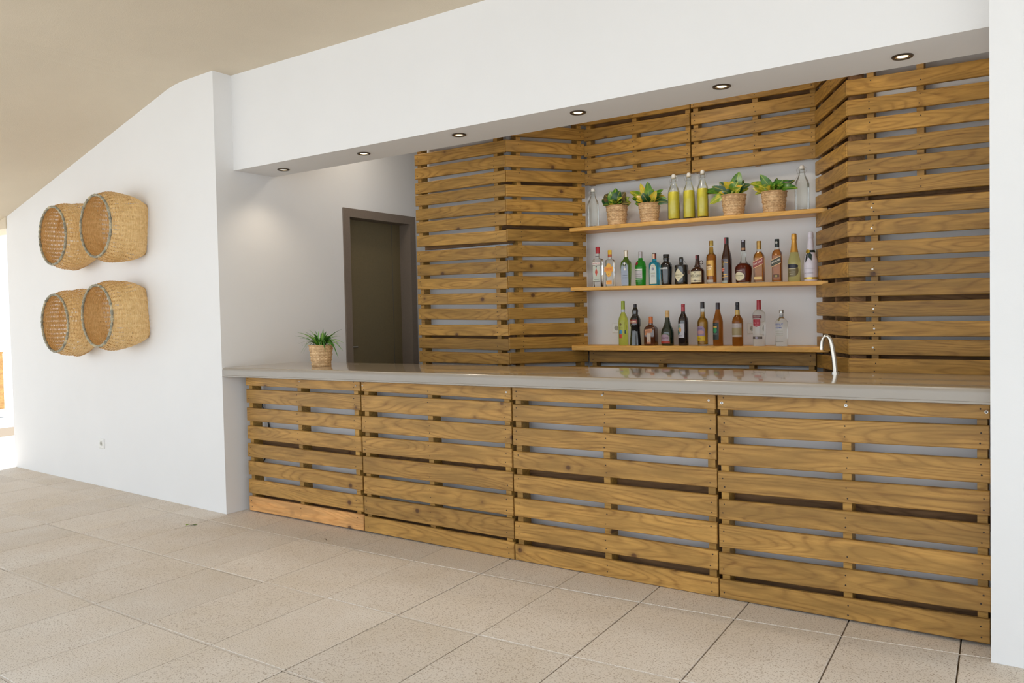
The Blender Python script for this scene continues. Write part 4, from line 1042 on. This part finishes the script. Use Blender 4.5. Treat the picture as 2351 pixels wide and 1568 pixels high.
def straw(name, a, b):
    m = Mat(name); v = m.coords((1, 1, 1))
    c = m.ramp(m.noise(v, 38, 4, .7), [(0.3, b), (0.65, a)]); m.base(c); m.set(Roughness=.6); return m.m
M_STRAW = straw('pale_cane', (.90, .64, .31), (.68, .42, .16)); M_STRAW2 = straw('golden_cane', (.86, .58, .26), (.62, .37, .13))
M_POT = straw('woven_pot_straw', (.74, .49, .25), (.40, .22, .09)); M_POT2 = straw('woven_pot_straw_light', (.82, .58, .32), (.50, .30, .13))
def m_rim():
    m = Mat('grey_green_bark_binding'); v = m.coords((1, 1, 1))
    c = m.ramp(m.noise(v, 30, 4, .7), [(0.34, (.13, .12, .09)), (0.48, (.30, .28, .21)), (0.60, (.46, .40, .27)), (0.66, (.72, .58, .34))]); m.base(c); m.bump(m.noise(v, 70, 2), .6, .004); m.set(Roughness=.7); return m.m
M_RIM = m_rim()

# wall baskets: base against the wall, mouth towards the room
BR, BL = .243, .315
def rb(t, a):
    c, s_ = abs(math.cos(a)), abs(math.sin(a))
    p = 2 + 5 * max(0, 1 - t * 1.9) ** 1.2                       # square base turning round
    sup = 1 / ((c ** p + s_ ** p) ** (1 / p))
    base = .212 + (.283 - .212) * math.sin(min(1, t / .62) * math.pi / 2) if t < .62 else .283 - (.283 - .240) * ((t - .62) / .38) ** 2
    return base * sup
gb = weave(rb, 0, BL, 32, 46, .80, .0028, 2, stake_w=.60, amp=.8, jitter=.06)
bask_me = None
def basket(label, u, v, tilt):
    global bask_me
    # mouth centre lies BL in front of the wall
    offA = WA - wn_ * BL; offB = WB - wn_ * BL
    q = on_wall(u, v, offA, offB)
    p = q + wn_ * (BL - .004)
    root = empty('woven_basket', p); tag(root, label, 'basket', 'woven cane baskets on the white wall')
    zax = -wn_; xax = wdir; yax = zax.cross(xax)
    root.rotation_euler = (Matrix((xax, yax, zax)).transposed() @ Matrix.Rotation(tilt, 3, 'Z')).to_euler()
    if bask_me is None:
        o = gb.obj('woven_side', [M_STRAW, M_STRAW2], root, 'all'); 
        g = Geo()
        for k in range(20):
            x = -.20 + .4 * (k + .5) / 20
            for ax in (0, 1):
                V = []
                for i in range(41):
                    y = -.205 + .41 * i / 40; zz = .006 + .0022 * math.cos(math.pi * i / 2 + math.pi * k + math.pi * ax)
                    for d in (-.0085, .0085): V.append((x + d, y, zz) if ax == 0 else (y, x + d, zz))
                g.add(V, [(i * 2, i * 2 + 1, i * 2 + 3, i * 2 + 2) for i in range(40)], ax)
        o2 = g.obj('woven_base', [M_STRAW, M_STRAW2], root, 'all')
        # mouth binding: rod wound with strips
        g = Geo(); n = 110; V = []
        rr0 = rb(1, 0) + .001
        for i in range(n):
            a = 2 * math.pi * i / n; R_ = rr0 + .004; w = .0092 + .0020 * (i % 3 == 0) + random.uniform(-.001, .0012)
            for k in range(9):
                th = 2 * math.pi * k / 9 + i * .12
                V.append(((R_ + w * math.cos(th)) * math.cos(a), (R_ + w * math.cos(th)) * math.sin(a), BL + w * math.sin(th)))
        g.add(V, [(i * 9 + k, ((i + 1) % n) * 9 + k, ((i + 1) % n) * 9 + (k + 1) % 9, i * 9 + (k + 1) % 9) for i in range(n) for k in range(9)])
        o3 = g.obj('mouth_binding', M_RIM, root)
        bask_me = (o.data, o2.data, o3.data)
    else:
        for nm, me in zip(('woven_side', 'woven_base', 'mouth_binding'), bask_me):
            link(bpy.data.objects.new(nm, me), root)
    return root
basket('upper left woven cane basket on the white wall, light showing through its side', 121.5, 541, .25)
basket('upper right woven cane basket on the white wall, overlapping its neighbour', 220, 519, -.12)
basket('lower left woven cane basket on the white wall, light showing through its side', 127, 742, .4)
basket('lower right woven cane basket on the white wall, above the socket', 223.5, 725, .1)

# plants
def leafmat(name, a, b, c_, vein):
    m = Mat(name); v = m.coords((1, 1, 1))
    n = m.noise(v, 22, 3, .6); c = m.ramp(n, [(0.34, a), (0.52, b), (0.68, c_)])
    tc = m.new('ShaderNodeTexCoord'); sx = m.new('ShaderNodeSeparateXYZ'); m.link(tc.outputs['Object'], sx.inputs[0])
    ab = m.new('ShaderNodeMath', operation='ABSOLUTE'); m.link(sx.outputs[1], ab.inputs[0])
    c = m.mix(m.ramp(ab.outputs[0], [(0.0, (.9, .9, .9)), (0.0035, (0, 0, 0))]), c, vein)
    m.base(c); m.set(Roughness=.32); m.b.inputs['Subsurface Weight'].default_value = 0.0; return m.m
LF = {'g': leafmat('leaf_green', (.025, .11, .01), (.07, .21, .015), (.17, .33, .025), (.40, .50, .06)),
      'd': leafmat('leaf_dark', (.012, .05, .014), (.02, .085, .02), (.05, .13, .02), (.35, .30, .05)),
      'y': leafmat('leaf_yellow', (.36, .36, .025), (.62, .46, .035), (.74, .40, .05), (.55, .60, .10)),
      'm': leafmat('leaf_mottled', (.06, .20, .015), (.28, .34, .025), (.58, .47, .045), (.65, .62, .10)),
      'b': leafmat('leaf_bronze', (.05, .06, .02), (.10, .08, .025), (.22, .12, .03), (.40, .30, .08))}
def leaf(parent, p0, p1, w, mat, curl=.15, name='leaf', droop=.12, fold=.25):
    """leaf from p0 to p1 (local to the parent)"""
    d = p1 - p0; L = d.length; n = 8
    x = d.normalized(); nz = Vector((random.uniform(-.1, .6), -1, random.uniform(.0, .8))); y = nz.cross(x)
    y.normalize(); z = x.cross(y)
    V = []
    for i in range(n + 1):
        t = i / n; hw = w / 2 * (math.sin(math.pi * min(1, t ** .8)) ** .62 if 0 < t < 1 else .03)
        arch = math.sin(t * math.pi) * L * curl
        V += [(t * L, -hw, arch + hw * fold), (t * L, 0, arch), (t * L, hw, arch + hw * fold)]
    F = [(i * 3 + q, i * 3 + 3 + q, i * 3 + 4 + q, i * 3 + 1 + q) for i in range(n) for q in (0, 1)]
    o = mesh_obj(name, V, F, mat, parent, 'all', loc=p0)
    o.rotation_euler = Matrix((x, y, z)).transposed().to_euler()
    # roll the blade towards the viewer a little
    return o
def pot(root, H, Rt, Rb, name='woven_pot'):
    rf = lambda t, a: Rb + (Rt - Rb) * t + (.002 * math.sin(8 * math.pi * t))
    g = weave(rf, 0.0, H, 15, 30, .92, .0020, 2, stake_w=.85, amp=.75, jitter=.05)
    g.obj(name, [M_POT, M_POT2], root, 'all')
    g = Geo(); g.tube([((Rt + .001) * math.cos(i * math.pi / 16), (Rt + .001) * math.sin(i * math.pi / 16), H) for i in range(33)], .0038, 7, caps=False); g.obj('pot_rim', M_POT, root, True)
    g = Geo(); n = 24; g.add([((Rt - .004) * math.cos(2 * math.pi * i / n), (Rt - .004) * math.sin(2 * math.pi * i / n), H - .012) for i in range(n)], [tuple(range(n))])
    g.add([((Rb - .0035) * math.cos(2 * math.pi * i / n), (Rb - .0035) * math.sin(2 * math.pi * i / n), .001) for i in range(n)] + [((Rt - .0045) * math.cos(2 * math.pi * i / n), (Rt - .0045) * math.sin(2 * math.pi * i / n), H - .013) for i in range(n)], [(i, (i + 1) % n, n + (i + 1) % n, n + i) for i in range(n)])
    g.obj('soil', flat('potting_soil', (.045, .028, .016), .9), root)
PY = 1.895
def croton(label, u0t, u1t, vt, u0b, u1b, vb, leaves, extra, seed):
    random.seed(seed)
    uc = (u0t + u1t) / 2
    x = on_y((u0b + u1b) / 2, vb, PY).x; zb = SH[0](x); zt = on_y(uc, vt, PY).z
    H = zt - zb; mpp = H / (vb - vt)
    root = empty('potted_croton', (x, PY, zb + .0005)); tag(root, label, 'plant', 'potted crotons on the top shelf')
    pot(root, H, (u1t - u0t) * mpp * .48, (u1b - u0b) * mpp * .48)
    O = Vector((x, PY, zb))
    g = Geo(); g.tube([(0, 0, H - .02), (.004, 0, H + .02), (0, .003, H + .05)], .006, 7); g.obj('stem', flat('croton_stem', (.10, .13, .03), .7), root)
    for (u, v, k, w, bx) in leaves:
        yy = PY + random.uniform(-.055, .02)
        tip = on_y(u, v, yy) - O
        base = Vector((bx * .02, random.uniform(-.02, .01), H + random.uniform(.0, .02)))
        leaf(root, base, tip, w * mpp * 1.1, LF[k], random.uniform(.05, .16), fold=random.uniform(.1, .35))
    for j in range(extra):
        a = random.uniform(0, 2 * math.pi); L = random.uniform(.07, .115)
        base = Vector((.012 * math.cos(a), .012 * math.sin(a), H + .005))
        tip = base + Vector((math.cos(a) * L, math.sin(a) * L * .8, random.uniform(.015, .085)))
        leaf(root, base, tip, random.uniform(12, 17) * mpp, LF[random.choice('gdmgy')], random.uniform(.1, .25))
    return root
croton('dark leaved potted croton, first on the left of the top shelf', 1393.6, 1437.6, 474.2, 1398.5, 1435, 512.3,
       [(1388, 447, 'b', 22, -1), (1382, 458, 'd', 18, -1), (1384, 472, 'd', 13, -1), (1400, 440, 'g', 20, -.5), (1414, 432, 'g', 17, 0), (1424, 438, 'd', 22, .3), (1436, 441, 'b', 20, 1), (1443, 452, 'm', 18, 1),
        (1446, 469, 'b', 10, 1), (1397, 462, 'y', 12, -.5), (1412, 455, 'm', 18, 0), (1428, 455, 'g', 18, .5), (1404, 470, 'd', 14, -.5), (1420, 468, 'y', 9, .3), (1408, 446, 'd', 18, 0), (1434, 462, 'd', 16, .6), (1392, 468, 'd', 16, -.8)], 9, 1)
croton('potted croton with a broad yellow leaf at its left, second on the top shelf', 1467, 1513.2, 468.4, 1473, 1509.5, 507.6,
       [(1446, 440, 'm', 17, -1), (1451, 455, 'g', 14, -1), (1458, 468, 'g', 13, -1), (1463, 458, 'y', 24, -.7), (1470, 421, 'y', 11, -.2), (1487, 417, 'g', 16, 0), (1500, 434, 'g', 14, .3), (1523, 435, 'g', 16, .7),
        (1520, 444, 'd', 13, .8), (1531, 455, 'g', 10, 1), (1538, 465, 'd', 13, 1), (1478, 438, 'd', 13, -.2), (1493, 450, 'g', 18, .1), (1508, 455, 'd', 16, .5), (1484, 462, 'd', 16, 0), (1476, 466, 'y', 15, -.4), (1502, 464, 'g', 14, .4)], 9, 2)
croton('potted croton with one tall upright leaf, touching the lemonade bottle', 1658.7, 1709.2, 449.2, 1665, 1704.7, 490.8,
       [(1610.5, 441, 'g', 15, -1), (1617, 447, 'm', 11, -1), (1629, 469, 'm', 16, -1), (1634, 428, 'd', 12, -.8), (1651, 419, 'd', 15, -.5), (1650, 428, 'y', 15, -.4), (1661, 417, 'y', 17, -.3), (1678, 415, 'y', 18, 0),
        (1687, 409, 'd', 15, .2), (1697.6, 394.5, 'g', 22, .4), (1694, 418, 'm', 22, .4), (1708.5, 414, 'd', 14, .7), (1717, 431, 'y', 16, 1), (1725.5, 424, 'd', 15, 1), (1668, 436, 'm', 16, -.2), (1688, 438, 'g', 18, .1), (1702, 440, 'm', 16, .5), (1648, 440, 'g', 16, -.6)], 9, 3)
croton('spreading green potted croton, last on the right of the top shelf', 1750.6, 1802.8, 441.6, 1756.5, 1798.5, 483.8,
       [(1722.5, 421, 'm', 19, -1), (1728, 433, 'y', 14, -1), (1733, 446.8, 'm', 12, -1), (1740, 426, 'd', 11, -.8), (1745.5, 401, 'g', 17, -.5), (1757, 430, 'y', 14, -.4), (1766, 436, 'g', 14, 0), (1784, 408, 'd', 12, .1),
        (1797, 414, 'g', 24, .4), (1827, 413, 'd', 11, 1), (1813, 420, 'b', 13, .8), (1832, 432.5, 'g', 15, 1), (1788, 432, 'g', 22, .2), (1774, 428, 'm', 14, 0), (1806, 436, 'g', 14, .7), (1750, 438, 'm', 13, -.5)], 8, 4)

# grassy plant on the counter
random.seed(11)
q = on_z(738, 841, ZC)
Hp = on_y(738, 793, q.y).z - ZC
mp_ = Hp / 48.5; wx = 44.5 / 2 * mp_ * .96; wt = 57 / 2 * mp_ * .96
root = empty('potted_spider_plant', (q.x, q.y, ZC + .0005)); tag(root, 'bushy dark green grass-leaved plant in a woven pot on the left end of the counter', 'plant')
pot(root, Hp, wt, wx)
M_BLADE = leafmat('blade_green', (.025, .10, .012), (.05, .17, .02), (.12, .28, .03), (.10, .22, .03))
M_BLADE2 = leafmat('blade_light', (.08, .22, .02), (.16, .34, .03), (.26, .42, .05), (.2, .38, .05))
tips = [(676, 771), (683, 763), (690, 764), (688, 777), (686, 789), (690, 811), (696, 812), (700, 762), (709, 757), (722, 757), (727, 772), (742, 754.5), (736, 765), (741, 762), (749, 761), (765, 769), (784, 756),
        (781, 771), (779, 781), (789, 787), (787, 805), (777, 822), (772, 806), (747, 808), (738, 819), (727, 797), (703, 800), (694, 795), (759, 797), (731, 760), (770, 764), (762, 785)]
for (u, v) in tips:
    yy = q.y + random.uniform(-.10, .10); 
    tip = on_y(u, v, yy) - Vector((q.x, q.y, ZC)); a = math.atan2(tip.y, tip.x)
    base = Vector((.02 * math.cos(a), .02 * math.sin(a), Hp - .005))
    n = 9; V = []; w = random.uniform(.013, .018)
    side = Vector((-math.sin(a), math.cos(a), 0)) * .5 + Vector((.75, .2, .15)); side.normalize()
    lift = max(.05, (Hp + .10 - tip.z)) * random.uniform(.6, .9)
    for i in range(n + 1):
        t = i / n; p = base.lerp(tip, t) + Vector((0, 0, math.sin(math.pi * t ** .8) * lift * .55)); hw = w / 2 * (1 - t ** 2.2) + .0004
        V += [p - side * hw, p + Vector((0, 0, -.001)), p + side * hw]
    F = [(i * 3 + k, i * 3 + 3 + k, i * 3 + 4 + k, i * 3 + 1 + k) for i in range(n) for k in (0, 1)]
    mesh_obj('leaf', V, F, random.choice((M_BLADE, M_BLADE, M_BLADE2)), root, 'all')
for j in range(60):
    a = random.uniform(0, 2 * math.pi); L = random.uniform(.06, .14); e = random.uniform(-.1, .95)
    base = Vector((.02 * math.cos(a), .02 * math.sin(a), Hp - .005)); tip = base + Vector((math.cos(a) * L, math.sin(a) * L, L * e))
    n = 7; V = []; w = random.uniform(.012, .016); side = Vector((-math.sin(a), math.cos(a), .2)).normalized()
    for i in range(n + 1):
        t = i / n; p = base.lerp(tip, t) + Vector((0, 0, math.sin(math.pi * t) * L * .25)); hw = w / 2 * (1 - t ** 2.2) + .0004
        V += [p - side * hw, p, p + side * hw]
    F = [(i * 3 + k, i * 3 + 3 + k, i * 3 + 4 + k, i * 3 + 1 + k) for i in range(n) for k in (0, 1)]
    mesh_obj('leaf', V, F, random.choice((M_BLADE, M_BLADE, M_BLADE2)), root, 'all')

# ------------------------------------------------------------------ tap
tb = on_z(1917.5, 857.5, ZC); TY = tb.y
root = empty('tap', (tb.x, TY, ZC)); tag(root, 'chrome swan-neck tap rising from the back of the counter', 'tap')
pts = []
for (u, v) in ((1917.5, 857), (1917, 845), (1915.5, 830), (1913.5, 815), (1911, 800), (1908.5, 788), (1905.5, 778.5), (1901.5, 773), (1897, 771.5), (1892.5, 773.5), (1889, 779), (1887, 787), (1886.3, 797)):
    q = on_y(u, v, TY); pts.append((q.x - tb.x, 0, q.z - ZC))
pts[0] = (0, 0, 0)
g = Geo(); g.tube(pts, [.0135 - .0035 * i / 12 for i in range(13)], 14); g.obj('spout', M_CHROME, root, True)
g = Geo(); e_ = pts[-1]; g.tube([(e_[0], 0, e_[2] + .002), (e_[0], 0, e_[2] - .014)], .0105, 14); g.obj('nozzle', M_CHROME, root, True)
g = Geo(); g.tube([(0, 0, 0), (0, 0, .008)], .021, 18); g.obj('tap_base', M_CHROME, root, True)

# ------------------------------------------------------------------ sockets
def socket(label, P, n_, t_, size=.086):
    root = empty('wall_socket', P); tag(root, label, 'socket')
    root.rotation_euler = Matrix((t_, Vector((0, 0, 1)).cross(t_) * -1, Vector((0, 0, 1)))).transposed().to_euler()
    a = size / 2; g = Geo()
    V = []
    for (ins, y) in ((0, 0), (0, -.006), (.004, -.010), (.008, -.0105)):
        k = a - ins; V += [(-k, y, -k), (k, y, -k), (k, y, k), (-k, y, k)]
    g.add(V, [(b_ * 4 + i, b_ * 4 + (i + 1) % 4, b_ * 4 + 4 + (i + 1) % 4, b_ * 4 + 4 + i) for b_ in range(3) for i in range(4)] + [(12, 13, 14, 15)])
    g.obj('plate', M_PLASTIC, root)
    n = 24; g = Geo(); V = []
    for r, y in ((.024, -.0108), (.0225, -.0130), (.020, -.0128), (.019, -.0110)): V += [(r * math.cos(2 * math.pi * i / n), y, r * math.sin(2 * math.pi * i / n)) for i in range(n)]
    g.add(V, [(k * n + i, k * n + (i + 1) % n, (k + 1) * n + (i + 1) % n, (k + 1) * n + i) for k in range(3) for i in range(n)])
    g.obj('socket_ring', M_PLASTIC, root, True)
    g = Geo(); g.add([(.019 * math.cos(2 * math.pi * i / n), -.0109, .019 * math.sin(2 * math.pi * i / n)) for i in range(n)], [tuple(range(n))], 0)
    for sx in (-1, 1): g.add([(sx * .0095 + .003 * math.cos(i), -.0111, .003 * math.sin(i)) for i in range(6)], [tuple(range(6))], 1)
    g.obj('socket_well', [paint('a9a69a'), M_DARKPL], root)
    return root
sq_ = on_wall(235, 1018, WA, WB)
socket('white power socket low on the white wall below the baskets', sq_, wn_, -wdir, .088)
socket('white power socket on the recess wall behind the yellow green wine bottle', Vector((2.095, YB_, 1.322)), Vector((0, 1, 0)), Vector((1, 0, 0)), .082)
socket('white power socket on the recess wall half hidden by the big vodka bottle', Vector((3.212, YB_, 1.308)), Vector((0, 1, 0)), Vector((1, 0, 0)), .082)

# cable behind the first pallet of the bar
g = Geo(); pts = [on_y(u, v, .138) for u, v in ((600, 905), (603, 935), (612, 955), (617, 975), (619.5, 1000), (618, 1025), (612, 1045), (604, 1062), (598, 1090), (594, 1120))]
g.tube([(p.x, p.y, max(p.z, .01)) for p in pts], .0055, 7); tag(g.obj('power_cable', M_BLACKC, None, True), 'black cable hanging behind the slats at the left end of the bar front', 'cable')

# small green leaf fallen on the tiles
q = on_z(433, 1209, 0); root = None
V = []
for i in range(7):
    t = i / 6; w = .012 * math.sin(math.pi * t) + .0006; V += [(t * .075, -w, .004 + .008 * math.sin(3 * t)), (t * .075, w, .006 + .006 * math.cos(4 * t))]
o = mesh_obj('fallen_leaf', V, [(i * 2, i * 2 + 2, i * 2 + 3, i * 2 + 1) for i in range(6)], LF['g'], None, 'all', loc=(q.x - .03, q.y, 0.0005), rotz=.9)
tag(o, 'small green leaf fallen on the floor tiles in front of the white wall', 'leaf')
q = on_z(748, 1240, 0); g = Geo(); g.tube([(-.03, 0, .003), (0, .004, .004), (.03, 0, .003)], .0018, 6)
tag(g.obj('twig', M_BACKW, None, loc=(q.x, q.y, 0), rotz=-.5), 'short brown twig on the tiles before the first pallets of the bar', 'debris')
